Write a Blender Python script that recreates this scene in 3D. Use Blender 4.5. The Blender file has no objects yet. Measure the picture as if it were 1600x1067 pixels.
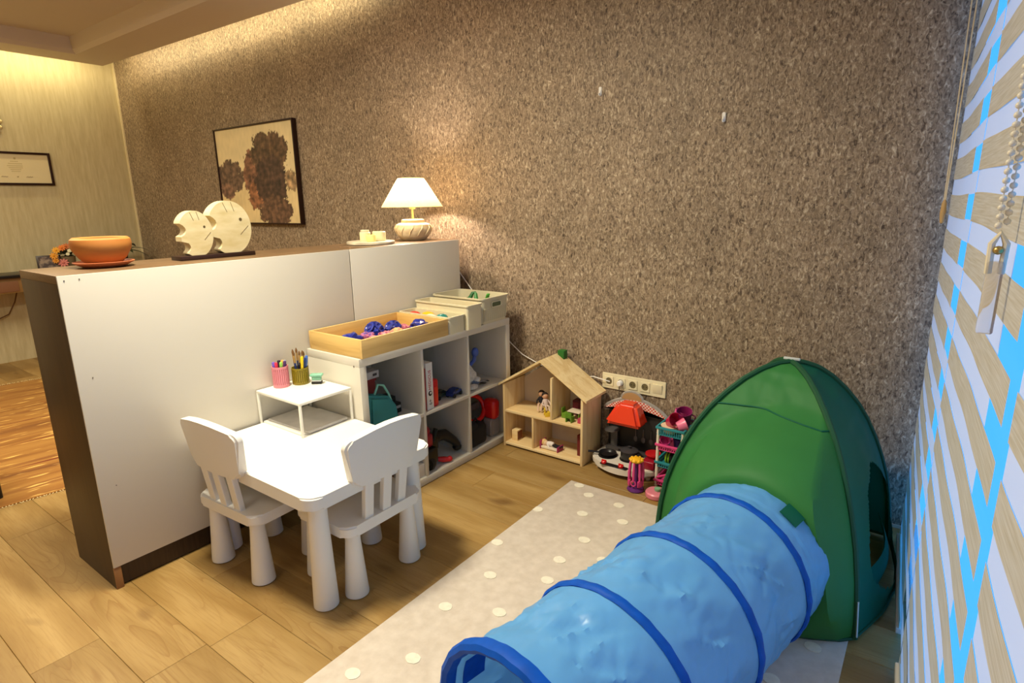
import bpy, bmesh, math, random
from mathutils import Vector, Matrix, noise
S = bpy.context.scene
COL = S.collection
rnd = random.Random(7)
PI = math.pi
# ------------------------------------------------------------------ camera, world, lights, exposure
def make_camera():
    cd = bpy.data.cameras.new('camera'); co = bpy.data.objects.new('camera', cd); COL.objects.link(co)
    yaw, pitch, roll = (math.radians(a) for a in (36.1527, -13.4737, -0.8985))
    f = Vector((-math.sin(yaw)*math.cos(pitch), math.cos(yaw)*math.cos(pitch), math.sin(pitch)))
    r = Vector((math.cos(yaw), math.sin(yaw), 0)); u = r.cross(f)
    r2 = r*math.cos(roll)+u*math.sin(roll); u2 = -r*math.sin(roll)+u*math.cos(roll)
    m = Matrix((r2, u2, -f)).transposed().to_4x4(); m.translation = Vector((2.4338, -2.9090, 1.4484))
    co.matrix_world = m
    cd.sensor_width = 36; cd.sensor_fit = 'HORIZONTAL'; cd.lens = 915.334/1600*36; cd.clip_start = 0.02
    S.camera = co
make_camera()
S.view_settings.view_transform = 'Standard'; S.view_settings.look = 'None'
S.view_settings.gamma = 1; S.view_settings.use_curve_mapping = False
S.view_settings.exposure = 0.06
w = bpy.data.worlds.new('dusk_sky'); S.world = w; w.use_nodes = True
bg = w.node_tree.nodes['Background']; bg.inputs[0].default_value = (0.08, 0.54, 1.5, 1); bg.inputs[1].default_value = 1.0
def area(name, loc, rot, sx, sy, power, color, spread=180):
    l = bpy.data.lights.new(name, 'AREA'); l.shape = 'RECTANGLE'; l.size = sx; l.size_y = sy
    l.energy = power; l.color = color; l.spread = math.radians(spread)
    o = bpy.data.objects.new(name, l); o.location = loc; o.rotation_euler = rot; COL.objects.link(o); return o
WARM = (1.0, 0.90, 0.67); WARM2 = (1.0, 0.92, 0.71)
area('ceiling_lamp_play_corner', (0.42, -1.95, 2.86), (0, 0, 0), 0.40, 0.40, 74, WARM2, 160)
area('fill_near', (0.8, -3.9, 2.86), (0, 0, 0), 1.2, 0.8, 11, (1.0, 0.94, 0.80))  # unseen soft fill, added to flatten the shadows
area('fill_living', (-2.2, -2.6, 2.86), (0, 0, 0), 1.2, 1.2, 80, WARM)  # added ambient fill over the living room, not a seen fixture
area('cove_strip_back', (-2.6, -0.235, 2.91), (math.radians(35), 0, math.radians(1.1)), 3.7, 0.07, 17, (1.0, 0.86, 0.50), 175)
area('cove_strip_left', (-4.50, -1.9, 2.91), (0, math.radians(35), 0), 0.07, 3.2, 17, (1.0, 0.87, 0.52), 175)

# ------------------------------------------------------------------ helpers
def lin(c):
    return tuple(((v/255)/12.92 if v/255 <= 0.04045 else ((v/255+0.055)/1.055)**2.4) for v in c)
MATS = {}
def mat(name, rgb, rough=0.5, var=0.0, scale=20, stretch=(1, 1, 1), bump=0.0, metallic=0, spec=0.4, transl=0.0, rgb2=None, coat=0.0, thr=None, alpha=None):
    """rgb in sRGB 0-255; var = noise value variation, rgb2 = second colour mixed by noise"""
    if name in MATS: return MATS[name]
    m = bpy.data.materials.new(name); m.use_nodes = True; MATS[name] = m
    nt = m.node_tree; N = nt.nodes; L = nt.links; b = N['Principled BSDF']
    c = lin(rgb); b.inputs['Base Color'].default_value = (*c, 1)
    b.inputs['Roughness'].default_value = rough; b.inputs['Metallic'].default_value = metallic
    b.inputs['Specular IOR Level'].default_value = spec; b.inputs['Coat Weight'].default_value = coat
    if var or rgb2 or bump:
        tc = N.new('ShaderNodeTexCoord'); mp = N.new('ShaderNodeMapping'); mp.inputs['Scale'].default_value = stretch
        L.new(tc.outputs['Object'], mp.inputs[0])
        nz = N.new('ShaderNodeTexNoise'); nz.inputs['Scale'].default_value = scale; nz.inputs['Detail'].default_value = 4
        L.new(mp.outputs[0], nz.inputs['Vector'])
        if var or rgb2:
            cr = N.new('ShaderNodeValToRGB'); e = cr.color_ramp.elements
            if rgb2: c0, c1 = lin(rgb2), c
            else: c0, c1 = tuple(v*(1-var) for v in c), tuple(min(1, v*(1+var)) for v in c)
            lo, hi = thr or (0.3, 0.7)
            e[0].position = lo; e[1].position = hi; e[0].color = (*c0, 1); e[1].color = (*c1, 1)
            L.new(nz.outputs['Fac'], cr.inputs[0]); L.new(cr.outputs[0], b.inputs['Base Color'])
        if bump:
            bp = N.new('ShaderNodeBump'); bp.inputs['Strength'].default_value = bump; bp.inputs['Distance'].default_value = 0.004
            L.new(nz.outputs['Fac'], bp.inputs['Height']); L.new(bp.outputs[0], b.inputs['Normal'])
    if transl:
        out = N['Material Output']; t = N.new('ShaderNodeBsdfTranslucent'); mx = N.new('ShaderNodeMixShader')
        t.inputs[0].default_value = (*c, 1); mx.inputs[0].default_value = transl
        src = b.inputs['Base Color'].links
        if src: L.new(src[0].from_socket, t.inputs[0])
        L.new(b.outputs[0], mx.inputs[1]); L.new(t.outputs[0], mx.inputs[2]); L.new(mx.outputs[0], out.inputs[0])
    if alpha is not None:
        out = N['Material Output']; t = N.new('ShaderNodeBsdfTransparent'); mx = N.new('ShaderNodeMixShader'); mx.inputs[0].default_value = alpha
        src = out.inputs[0].links[0].from_socket
        L.new(t.outputs[0], mx.inputs[1]); L.new(src, mx.inputs[2]); L.new(mx.outputs[0], out.inputs[0])
    return m
def wood(name, rgb, rgb2, axis=0, rough=0.45, scale=9, randomize=False, knots=False):
    if name in MATS: return MATS[name]
    m = bpy.data.materials.new(name); m.use_nodes = True; MATS[name] = m
    nt = m.node_tree; N = nt.nodes; L = nt.links; b = N['Principled BSDF']
    tc = N.new('ShaderNodeTexCoord'); vec = tc.outputs['Object']
    oi = N.new('ShaderNodeObjectInfo')
    if randomize:
        mul = N.new('ShaderNodeMath'); mul.operation = 'MULTIPLY'; mul.inputs[1].default_value = 57.0
        L.new(oi.outputs['Random'], mul.inputs[0])
        ad = N.new('ShaderNodeVectorMath'); ad.operation = 'ADD'
        L.new(vec, ad.inputs[0]); L.new(mul.outputs[0], ad.inputs[1]); vec = ad.outputs[0]
    st = [scale*1.0]*3; st[axis] = scale*0.09
    mp = N.new('ShaderNodeMapping'); mp.inputs['Scale'].default_value = st; L.new(vec, mp.inputs[0])
    n1 = N.new('ShaderNodeTexNoise'); n1.inputs['Scale'].default_value = 1.0; n1.inputs['Detail'].default_value = 3; n1.inputs['Distortion'].default_value = 1.6
    L.new(mp.outputs[0], n1.inputs['Vector'])
    ml = N.new('ShaderNodeMath'); ml.operation = 'MULTIPLY'; ml.inputs[1].default_value = 5.0; L.new(n1.outputs['Fac'], ml.inputs[0])
    sn = N.new('ShaderNodeMath'); sn.operation = 'PINGPONG'; sn.inputs[1].default_value = 1.0; L.new(ml.outputs[0], sn.inputs[0])
    st2 = [scale*14.0]*3; st2[axis] = scale*0.5
    mp2 = N.new('ShaderNodeMapping'); mp2.inputs['Scale'].default_value = st2; L.new(vec, mp2.inputs[0])
    n2 = N.new('ShaderNodeTexNoise'); n2.inputs['Scale'].default_value = 1.0; n2.inputs['Detail'].default_value = 2; L.new(mp2.outputs[0], n2.inputs['Vector'])
    mixv = N.new('ShaderNodeMix'); mixv.data_type = 'FLOAT'; mixv.inputs[0].default_value = 0.5
    L.new(sn.outputs[0], mixv.inputs[2]); L.new(n2.outputs['Fac'], mixv.inputs[3])
    cr = N.new('ShaderNodeValToRGB'); e = cr.color_ramp.elements
    e[0].position = 0.22; e[1].position = 0.72; e[0].color = (*lin(rgb2), 1); e[1].color = (*lin(rgb), 1)
    L.new(mixv.outputs[0], cr.inputs[0]); colr = cr.outputs[0]
    if knots:
        mp3 = N.new('ShaderNodeMapping'); mp3.inputs['Scale'].default_value = (1.9, 5.2, 1); L.new(vec, mp3.inputs[0])
        n3 = N.new('ShaderNodeTexNoise'); n3.inputs['Scale'].default_value = 1.3; n3.inputs['Detail'].default_value = 2; L.new(mp3.outputs[0], n3.inputs['Vector'])
        c3 = N.new('ShaderNodeValToRGB'); c3.color_ramp.elements[0].position = 0.64; c3.color_ramp.elements[1].position = 0.80
        L.new(n3.outputs['Fac'], c3.inputs[0])
        mk = N.new('ShaderNodeMix'); mk.data_type = 'RGBA'; mk.inputs[7].default_value = (*lin((132, 92, 48)), 1)
        kf = N.new('ShaderNodeMath'); kf.operation = 'MULTIPLY'; kf.inputs[1].default_value = 0.55; L.new(c3.outputs[0], kf.inputs[0])
        L.new(kf.outputs[0], mk.inputs[0]); L.new(colr, mk.inputs[6]); colr = mk.outputs[2]
    if randomize:
        hs = N.new('ShaderNodeHueSaturation'); mr = N.new('ShaderNodeMapRange'); mr.inputs[3].default_value = 0.86; mr.inputs[4].default_value = 1.10
        L.new(oi.outputs['Random'], mr.inputs[0]); L.new(mr.outputs[0], hs.inputs['Value']); L.new(colr, hs.inputs['Color']); colr = hs.outputs[0]
    L.new(colr, b.inputs['Base Color']); b.inputs['Roughness'].default_value = rough; b.inputs['Specular IOR Level'].default_value = 0.35
    bp = N.new('ShaderNodeBump'); bp.inputs['Strength'].default_value = 0.12; bp.inputs['Distance'].default_value = 0.002
    L.new(n2.outputs['Fac'], bp.inputs['Height']); L.new(bp.outputs[0], b.inputs['Normal'])
    return m

def BM(): return bmesh.new()
def box(bm, x0, x1, y0, y1, z0, z1, bev=0.0, seg=2, M=None):
    vs = [bm.verts.new(Vector(p)) for p in ((x0,y0,z0),(x1,y0,z0),(x1,y1,z0),(x0,y1,z0),(x0,y0,z1),(x1,y0,z1),(x1,y1,z1),(x0,y1,z1))]
    fs = [bm.faces.new([vs[i] for i in f]) for f in ((3,2,1,0),(4,5,6,7),(0,1,5,4),(1,2,6,5),(2,3,7,6),(3,0,4,7))]
    if M is not None:
        for v in vs: v.co = M @ v.co
    if bev > 0:
        if bev >= 0.004: seg = max(seg, 3)
        es = list({e for f in fs for e in f.edges})
        bmesh.ops.bevel(bm, geom=es, offset=bev, segments=seg, affect='EDGES', profile=0.5)
    return bm
def lathe(bm, prof, cx=0, cy=0, seg=24, M=None, closed_top=True):
    """prof: list of (r, z)"""
    rings = []; new = []
    for r, z in prof:
        if r <= 1e-6: ring = [bm.verts.new((cx, cy, z))]
        else: ring = [bm.verts.new((cx+r*math.cos(2*PI*k/seg), cy+r*math.sin(2*PI*k/seg), z)) for k in range(seg)]
        rings.append(ring); new += ring
    for a, b in zip(rings, rings[1:]):
        for k in range(seg):
            k2 = (k+1) % seg
            if len(a) == 1 and len(b) == 1: continue
            if len(a) == 1: bm.faces.new((a[0], b[k2], b[k]))
            elif len(b) == 1: bm.faces.new((a[k], a[k2], b[0]))
            else: bm.faces.new((a[k], a[k2], b[k2], b[k]))
    if closed_top:
        if len(rings[0]) > 1: bm.faces.new(list(reversed(rings[0])))
        if len(rings[-1]) > 1: bm.faces.new(rings[-1])
    if M is not None:
        for v in new: v.co = M @ v.co
    return bm
def tube(bm, pts, r, seg=8, closed=False, flat=1.0):
    pts = [Vector(p) for p in pts]; n = len(pts); rings = []
    rr = r if isinstance(r, (list, tuple)) else [r]*n
    prev = None
    for i, p in enumerate(pts):
        a = pts[(i-1) % n] if (closed or i > 0) else p; b = pts[(i+1) % n] if (closed or i < n-1) else p
        t = (b-a).normalized()
        if prev is None:
            up = Vector((0, 0, 1)) if abs(t.z) < 0.9 else Vector((1, 0, 0)); u = t.cross(up).normalized()
        else:
            u = (prev - t*prev.dot(t)).normalized()
        prev = u; v = t.cross(u)
        rings.append([bm.verts.new(p+u*(rr[i]*math.cos(2*PI*k/seg))+v*(rr[i]*flat*math.sin(2*PI*k/seg))) for k in range(seg)])
    m = n if closed else n-1
    for i in range(m):
        a, b = rings[i], rings[(i+1) % n]
        for k in range(seg): bm.faces.new((a[k], a[(k+1) % seg], b[(k+1) % seg], b[k]))
    if not closed:
        bm.faces.new(list(reversed(rings[0]))); bm.faces.new(rings[-1])
    return bm
def prism(bm, poly, d0, d1, axes='yz', bev=0.0, seg=3):
    """extrude polygon (list of 2D) given in the plane `axes`, along the remaining axis from d0 to d1"""
    ax = 'xyz'; i, j = ax.index(axes[0]), ax.index(axes[1]); k = 3-i-j
    def V(p, d):
        c = [0, 0, 0]; c[i] = p[0]; c[j] = p[1]; c[k] = d; return bm.verts.new(c)
    a = [V(p, d0) for p in poly]; b = [V(p, d1) for p in poly]; n = len(poly)
    fs = [bm.faces.new(list(reversed(a))), bm.faces.new(b)]
    for q in range(n): fs.append(bm.faces.new((a[q], a[(q+1) % n], b[(q+1) % n], b[q])))
    if bev:
        es = list({e for f in fs[:2] for e in f.edges})
        bmesh.ops.bevel(bm, geom=es, offset=bev, segments=seg, affect='EDGES')
    return bm
def rrect(x0, x1, y0, y1, r, n=5):
    out = []
    for cx, cy, a0 in ((x1-r, y1-r, 0), (x0+r, y1-r, 90), (x0+r, y0+r, 180), (x1-r, y0+r, 270)):
        for k in range(n+1):
            a = math.radians(a0+90*k/n); out.append((cx+r*math.cos(a), cy+r*math.sin(a)))
    return out
def ball(bm, c, r, sx=1, sy=1, sz=1, sub=2, jit=0.0):
    res = bmesh.ops.create_icosphere(bm, subdivisions=sub, radius=r)
    for v in res['verts']:
        d = 1+(noise.noise(v.co*(2.2/r)+Vector(c)*13)*jit if jit else 0)
        v.co = Vector((v.co.x*sx*d, v.co.y*sy*d, v.co.z*sz*d))+Vector(c)
    return bm
WN = False
def origin(o):
    while o.parent: o = o.parent
    return o
def obj(name, bm, m, parent=None, world=True, smooth=True, label=None, kind=None):
    me = bpy.data.meshes.new(name)
    bmesh.ops.recalc_face_normals(bm, faces=bm.faces)
    if parent is not None and world:
        R = origin(parent)
        bm.transform(Matrix.Translation(-R.location))
    bm.to_mesh(me); bm.free()
    if smooth and len(me.polygons):
        me.polygons.foreach_set('use_smooth', [True]*len(me.polygons)); me.set_sharp_from_angle(angle=math.radians(38))
    me.materials.append(m)
    o = bpy.data.objects.new(name, me); COL.objects.link(o)
    if parent is not None: o.parent = parent
    if label: o['label'] = label
    if kind: o['kind'] = kind
    if WN: q = o.modifiers.new('weighted', 'WEIGHTED_NORMAL'); q.keep_sharp = True
    return o
def thing(name, label, cat, loc=(0, 0, 0), rz=0.0, group=None):
    o = bpy.data.objects.new(name, None); COL.objects.link(o); o.location = loc; o.rotation_euler = (0, 0, rz)
    o.empty_display_size = 0.05
    o['label'] = label; o['category'] = cat
    if group: o['group'] = group
    return o
def tag(o, label, cat, group=None):
    o['label'] = label; o['category'] = cat
    if group: o['group'] = group
    return o
def rebase(o, loc):
    """move the origin of a single-mesh thing to loc"""
    o.data.transform(Matrix.Translation(-Vector(loc))); o.location = loc; return o
def single(name, bm, m, label, cat, loc, group=None, smooth=True):
    o = obj(name, bm, m, smooth=smooth); rebase(o, loc); return tag(o, label, cat, group)
def dup(root, label=None, loc=None, rz=None):
    r = root.copy(); COL.objects.link(r)
    if loc is not None: r.location = loc
    if rz is not None: r.rotation_euler = (0, 0, rz)
    if label: r['label'] = label
    for ch in list(root.children):
        c = ch.copy(); COL.objects.link(c); c.parent = r
        for g in ch.children:
            d = g.copy(); COL.objects.link(d); d.parent = c
    return r
def struct(o): o['kind'] = 'structure'; return o

# ------------------------------------------------------------------ materials
M_white = mat('white_lacquer', (212, 205, 190), 0.38, spec=0.45)
M_whitep = mat('white_plastic', (236, 232, 224), 0.42, spec=0.45)
M_ceil = mat('ceiling_paint', (224, 212, 196), 0.8)
M_dark = mat('dark_brown_laminate', (66, 47, 30), 0.45, rgb2=(54, 37, 23), scale=3, stretch=(30, 30, 1.5))
M_darktop = mat('brown_laminate_top', (120, 94, 66), 0.42, rgb2=(98, 74, 50), scale=3, stretch=(40, 1.5, 40))
M_edge = mat('light_brown_edge', (148, 104, 62), 0.5, var=0.15, scale=30, stretch=(1, 1, 0.2))
M_pine = wood('pale_pine', (242, 214, 162), (224, 188, 130), axis=2, scale=10)
M_pinex = wood('pale_pine_lengthwise', (244, 218, 166), (228, 194, 136), axis=0, scale=10)
M_ply = wood('birch_plywood', (222, 184, 116), (200, 158, 92), axis=1, scale=8)
def oak():
    m = bpy.data.materials.new('oak_plank'); m.use_nodes = True
    nt = m.node_tree; N = nt.nodes; L = nt.links; b = N['Principled BSDF']
    tc = N.new('ShaderNodeTexCoord'); oi = N.new('ShaderNodeObjectInfo')
    mul = N.new('ShaderNodeVectorMath'); mul.operation = 'SCALE'; mul.inputs[0].default_value = (61.0, 1.7, 13.0); L.new(oi.outputs['Random'], mul.inputs['Scale'])
    ad = N.new('ShaderNodeVectorMath'); ad.operation = 'ADD'; L.new(tc.outputs['Object'], ad.inputs[0]); L.new(mul.outputs[0], ad.inputs[1]); vec = ad.outputs[0]
    def mp(sc):
        q = N.new('ShaderNodeMapping'); q.inputs['Scale'].default_value = sc; L.new(vec, q.inputs[0]); return q.outputs[0]
    def nz(sc, det=2, dist=0.0):
        n = N.new('ShaderNodeTexNoise'); n.inputs['Scale'].default_value = 1; n.inputs['Detail'].default_value = det; n.inputs['Distortion'].default_value = dist; L.new(mp(sc), n.inputs['Vector']); return n.outputs['Fac']
    def math_(op, a, v):
        q = N.new('ShaderNodeMath'); q.operation = op
        if hasattr(a, 'links'): L.new(a, q.inputs[0])
        else: q.inputs[0].default_value = a
        if hasattr(v, 'links'): L.new(v, q.inputs[1])
        else: q.inputs[1].default_value = v
        return q.outputs[0]
    def ramp(v, st):
        r = N.new('ShaderNodeValToRGB'); e = r.color_ramp.elements
        while len(e) < len(st): e.new(0.5)
        for el, (p, c) in zip(e, st): el.position = p; el.color = (*c, 1)
        L.new(v, r.inputs[0]); return r.outputs[0]
    def mixc(f, a, c):
        q = N.new('ShaderNodeMix'); q.data_type = 'RGBA'; L.new(f, q.inputs[0]); L.new(a, q.inputs[6]); q.inputs[7].default_value = (*lin(c), 1); return q.outputs[2]
    field = nz((1.1, 7.5, 1), 2, 0.5)                                  # growth-ring field: its level lines are the cathedral figure
    rings = math_('FRACT', math_('MULTIPLY', field, 15.0), 0.0)
    lines = ramp(rings, [(0.0, (1, 1, 1)), (0.16, (0.25, 0.25, 0.25)), (0.45, (0, 0, 0)), (0.93, (0, 0, 0))])
    zone = ramp(nz((0.9, 3.2, 1), 2), [(0.42, (0, 0, 0)), (0.62, (1, 1, 1))])
    fib = nz((9, 190, 1), 3)
    base = ramp(nz((1.6, 9, 1), 3, 0.4), [(0.30, lin((144, 110, 57))), (0.52, lin((165, 132, 77))), (0.72, lin((180, 148, 93)))])
    lf = math_('MULTIPLY', math_('MULTIPLY', lines, zone), 0.55)
    c = mixc(lf, base, (136, 96, 46))
    c = mixc(math_('MULTIPLY', ramp(fib, [(0.34, (1, 1, 1)), (0.52, (0, 0, 0))]), 0.30), c, (138, 100, 52))
    kn = ramp(nz((3.4, 9.0, 1), 1), [(0.70, (0, 0, 0)), (0.80, (1, 1, 1))])
    c = mixc(math_('MULTIPLY', kn, 0.65), c, (104, 70, 34))
    hs = N.new('ShaderNodeHueSaturation'); mr = N.new('ShaderNodeMapRange'); mr.inputs[3].default_value = 0.88; mr.inputs[4].default_value = 1.08
    L.new(oi.outputs['Random'], mr.inputs[0]); L.new(mr.outputs[0], hs.inputs['Value']); L.new(c, hs.inputs['Color'])
    L.new(hs.outputs[0], b.inputs['Base Color']); b.inputs['Roughness'].default_value = 0.45; b.inputs['Specular IOR Level'].default_value = 0.35
    bp = N.new('ShaderNodeBump'); bp.inputs['Strength'].default_value = 0.10; bp.inputs['Distance'].default_value = 0.002; L.new(fib, bp.inputs['Height']); L.new(bp.outputs[0], b.inputs['Normal'])
    return m
M_floor = oak()
M_beige = mat('beige_wallpaper', (212, 198, 158), 0.75, rgb2=(196, 180, 138), scale=4, stretch=(11, 11, 1.4), bump=0.12)
def wallpaper():
    m = bpy.data.materials.new('dark_woven_wallpaper'); m.use_nodes = True
    nt = m.node_tree; N = nt.nodes; L = nt.links; b = N['Principled BSDF']
    tc = N.new('ShaderNodeTexCoord')
    def nz(sc, detail, dist=0):
        mp = N.new('ShaderNodeMapping'); mp.inputs['Scale'].default_value = sc; L.new(tc.outputs['Object'], mp.inputs[0])
        n = N.new('ShaderNodeTexNoise'); n.inputs['Scale'].default_value = 1; n.inputs['Detail'].default_value = detail; n.inputs['Distortion'].default_value = dist
        L.new(mp.outputs[0], n.inputs['Vector']); return n.outputs['Fac']
    def ramp(v, stops):
        r = N.new('ShaderNodeValToRGB'); e = r.color_ramp.elements
        while len(e) < len(stops): e.new(0.5)
        for el, (p, c) in zip(e, stops): el.position = p; el.color = (*c, 1)
        L.new(v, r.inputs[0]); return r.outputs[0]
    base = ramp(nz((80, 80, 38), 3, 1.2), [(0.28, lin((72, 57, 45))), (0.44, lin((129, 110, 89))), (0.60, lin((158, 138, 114))), (0.76, lin((206, 190, 164)))])
    blot = nz((5, 5, 3.5), 3)
    sp = ramp(nz((150, 150, 70), 2, 0.6), [(0.30, (1, 1, 1)), (0.40, (0, 0, 0))])
    fl = ramp(nz((34, 34, 34), 1, 3.5), [(0.655, (0, 0, 0)), (0.69, (1, 1, 1))])
    def mix(f, a, bcol, k):
        mx = N.new('ShaderNodeMix'); mx.data_type = 'RGBA'
        ml = N.new('ShaderNodeMath'); ml.operation = 'MULTIPLY'; ml.inputs[1].default_value = k; L.new(f, ml.inputs[0]); L.new(ml.outputs[0], mx.inputs[0])
        L.new(a, mx.inputs[6]); mx.inputs[7].default_value = (*bcol, 1); return mx.outputs[2]
    c = mix(sp, base, lin((58, 44, 36)), 0.6)
    c = mix(fl, c, lin((214, 198, 168)), 0.35)
    hs = N.new('ShaderNodeHueSaturation'); mr = N.new('ShaderNodeMapRange'); mr.inputs[1].default_value = 0.3; mr.inputs[2].default_value = 0.7; mr.inputs[3].default_value = 0.88; mr.inputs[4].default_value = 1.12
    L.new(blot, mr.inputs[0]); L.new(mr.outputs[0], hs.inputs['Value']); L.new(c, hs.inputs['Color'])
    L.new(hs.outputs[0], b.inputs['Base Color'])
    b.inputs['Roughness'].default_value = 0.55; b.inputs['Specular IOR Level'].default_value = 0.35
    bp = N.new('ShaderNodeBump'); bp.inputs['Strength'].default_value = 0.35; bp.inputs['Distance'].default_value = 0.003
    L.new(base, bp.inputs['Height']); L.new(bp.outputs[0], b.inputs['Normal'])
    return m
M_wall = wallpaper()

# ------------------------------------------------------------------ room shell
XL, ZT, YF = -4.76, 3.02, -5.3
def slab(name, x0, x1, y0, y1, z0, z1, m): return struct(obj(name, box(BM(), x0, x1, y0, y1, z0, z1), m))
slab('wall_back', XL-0.1, 2.472, 0, 0.12, -0.05, ZT, M_wall)
slab('wall_left', XL-0.12, XL, YF, 0, -0.05, ZT, M_beige)
slab('wall_front', XL-0.1, 3.1, YF-0.12, YF, -0.05, ZT, M_beige)
slab('trim_1', XL, XL+0.014, -0.014, 0, 0, 2.98, mat('corner_bead', (232, 216, 176), 0.6))       # pale corner bead between the two wallpapers
slab('baseboard_back', 0.98, 2.45, -0.006, 0, 0, 0.014, mat('pale_base_strip', (190, 176, 150), 0.6))
def xwin(yy): return 2.434+0.0559*(-yy-0.05)+0.045          # the window line at depth yy
bm = BM(); prism(bm, [(XL-0.1, YF), (xwin(YF), YF), (xwin(0.1), 0.1), (XL-0.1, 0.1)], -0.06, -0.006, 'xy')
floor = struct(obj('floor', bm, mat('underfloor', (104, 74, 42), 0.9)))
# oak planks, every one an object sharing a few meshes
def plank_mesh(l):
    bm = BM(); wdt = 0.1985; g = 0.0005; c = 0.0012
    x0, x1, y0, y1 = g, l-g, g, wdt-g
    lo = [bm.verts.new(p) for p in ((x0,y0,-0.006),(x1,y0,-0.006),(x1,y1,-0.006),(x0,y1,-0.006))]
    mid = [bm.verts.new(p) for p in ((x0,y0,-c),(x1,y0,-c),(x1,y1,-c),(x0,y1,-c))]
    top = [bm.verts.new(p) for p in ((x0+c,y0+c,0),(x1-c,y0+c,0),(x1-c,y1-c,0),(x0+c,y1-c,0))]
    for a, b in ((lo, mid), (mid, top)):
        for k in range(4): bm.faces.new((a[k], a[(k+1)%4], b[(k+1)%4], b[k]))
    bm.faces.new(top)
    me = bpy.data.meshes.new('plank'); bmesh.ops.recalc_face_normals(bm, faces=bm.faces); bm.to_mesh(me); bm.free(); me.materials.append(M_floor); return me
PM = {1.38: plank_mesh(1.38)}
y = -2.157+0.1985*11
while y > YF: 
    y -= 0.1985
    x = XL-0.09 - rnd.random()*1.0
    first = True
    xe = xwin(y+0.1)
    while x < xe-0.02:
        l = 1.38 if xe-x > 1.38+0.25 else xe-x
        if l > 1.38: l = round(l*0.6, 2)
        if x+l > XL-0.05:
            if l not in PM: PM[l] = plank_mesh(l)
            o = bpy.data.objects.new('plank', PM[l]); COL.objects.link(o); o.location = (x, y, 0); o.parent = floor
        x += l
# ceiling: lower soffit ring with a light slot along the two walls, and the raised middle
slab('ceiling', XL-0.1, 2.9, YF, 0.1, ZT-0.02, ZT+0.08, M_ceil)
def soffit():
    bm = BM(); zb, zt = 2.80, 2.93
    out = [(-4.46, -0.215), (2.44, -0.07), (2.72, YF), (-4.46, YF)]
    inn = [(-4.13, -0.55), (2.3, -0.55), (2.3, -4.6), (-4.13, -4.6)]
    inu = [(-4.19, -0.49), (2.36, -0.49), (2.36, -4.66), (-4.19, -4.66)]
    def ring(pts, z): return [bm.verts.new((px, py, z)) for px, py in pts]
    a, b, c = ring(out, zb), ring(inn, zb), ring([(p[0]*1.0, p[1]) for p in inn], zb)
    up = ring([(-4.10, -0.58), (2.27, -0.58), (2.27, -4.57), (-4.10, -4.57)], zb+0.03)
    up2 = ring([(-4.08, -0.60), (2.25, -0.60), (2.25, -4.55), (-4.08, -4.55)], zt)
    o2 = ring(out, zb+0.035)
    for p, q in ((a, b), (b, up), (up, up2), (o2, a)):
        for k in range(4): bm.faces.new((p[k], p[(k+1)%4], q[(k+1)%4], q[k]))
    bm.faces.new(up2)
    for k in range(4):
        pass
    bm.verts.remove(c[0]); [bm.verts.remove(v) for v in c[1:]]
    return bm
struct(obj('trim_2', soffit(), M_ceil, smooth=False))

# ------------------------------------------------------------------ window wall (tilted 3.2 degrees to the room axis, as seen)
TH = math.radians(3.2)
BDIR = Vector((math.sin(TH), -math.cos(TH), 0))     # along the blinds, from the far corner towards the viewer
BN = Vector((-math.cos(TH), -math.sin(TH), 0))       # into the room
B0 = Vector((2.434, -0.05, 0))
def BP(t, d, z): return B0 + BDIR*t + BN*d + Vector((0, 0, z))
BMAT = Matrix(((BDIR.x, -BN.x, 0, B0.x), (BDIR.y, -BN.y, 0, B0.y), (0, 0, 1, 0), (0, 0, 0, 1)))   # local x along, local y outward
def bbox(bm, t0, t1, o0, o1, z0, z1, bev=0): return box(bm, t0, t1, o0, o1, z0, z1, bev, M=BMAT)
bm = BM(); bbox(bm, -0.1, 5.4, 0.046, 0.20, 2.52, ZT); bbox(bm, 3.6, 5.5, 0.046, 0.20, -0.05, 2.52)
struct(obj('wall_right', bm, mat('window_wall_paint', (216, 206, 190), 0.7)))
M_pvc = mat('white_window_frame', (226, 232, 240), 0.4)
win = thing('window_1', '', 'x'); del win['label']; del win['category']; win['kind'] = 'structure'
bm = BM(); bbox(bm, -0.08, 3.6, 0.032, 0.07, 0.0, 0.02); bbox(bm, -0.08, 3.6, 0.032, 0.07, 2.48, 2.52)
obj('window_frame', bm, M_pvc, win)
def glass_mat():
    m = bpy.data.materials.new('window_glass'); m.use_nodes = True; N = m.node_tree.nodes; L = m.node_tree.links
    N.remove(N['Principled BSDF']); t = N.new('ShaderNodeBsdfTransparent'); g = N.new('ShaderNodeBsdfGlossy'); g.inputs['Roughness'].default_value = 0.03
    mx = N.new('ShaderNodeMixShader'); mx.inputs[0].default_value = 0.03
    L.new(t.outputs[0], mx.inputs[1]); L.new(g.outputs[0], mx.inputs[2]); L.new(mx.outputs[0], N['Material Output'].inputs[0]); return m
bm = BM(); bbox(bm, -0.06, 3.6, 0.034, 0.040, 0.02, 2.48); obj('pane', bm, glass_mat(), win)

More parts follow.
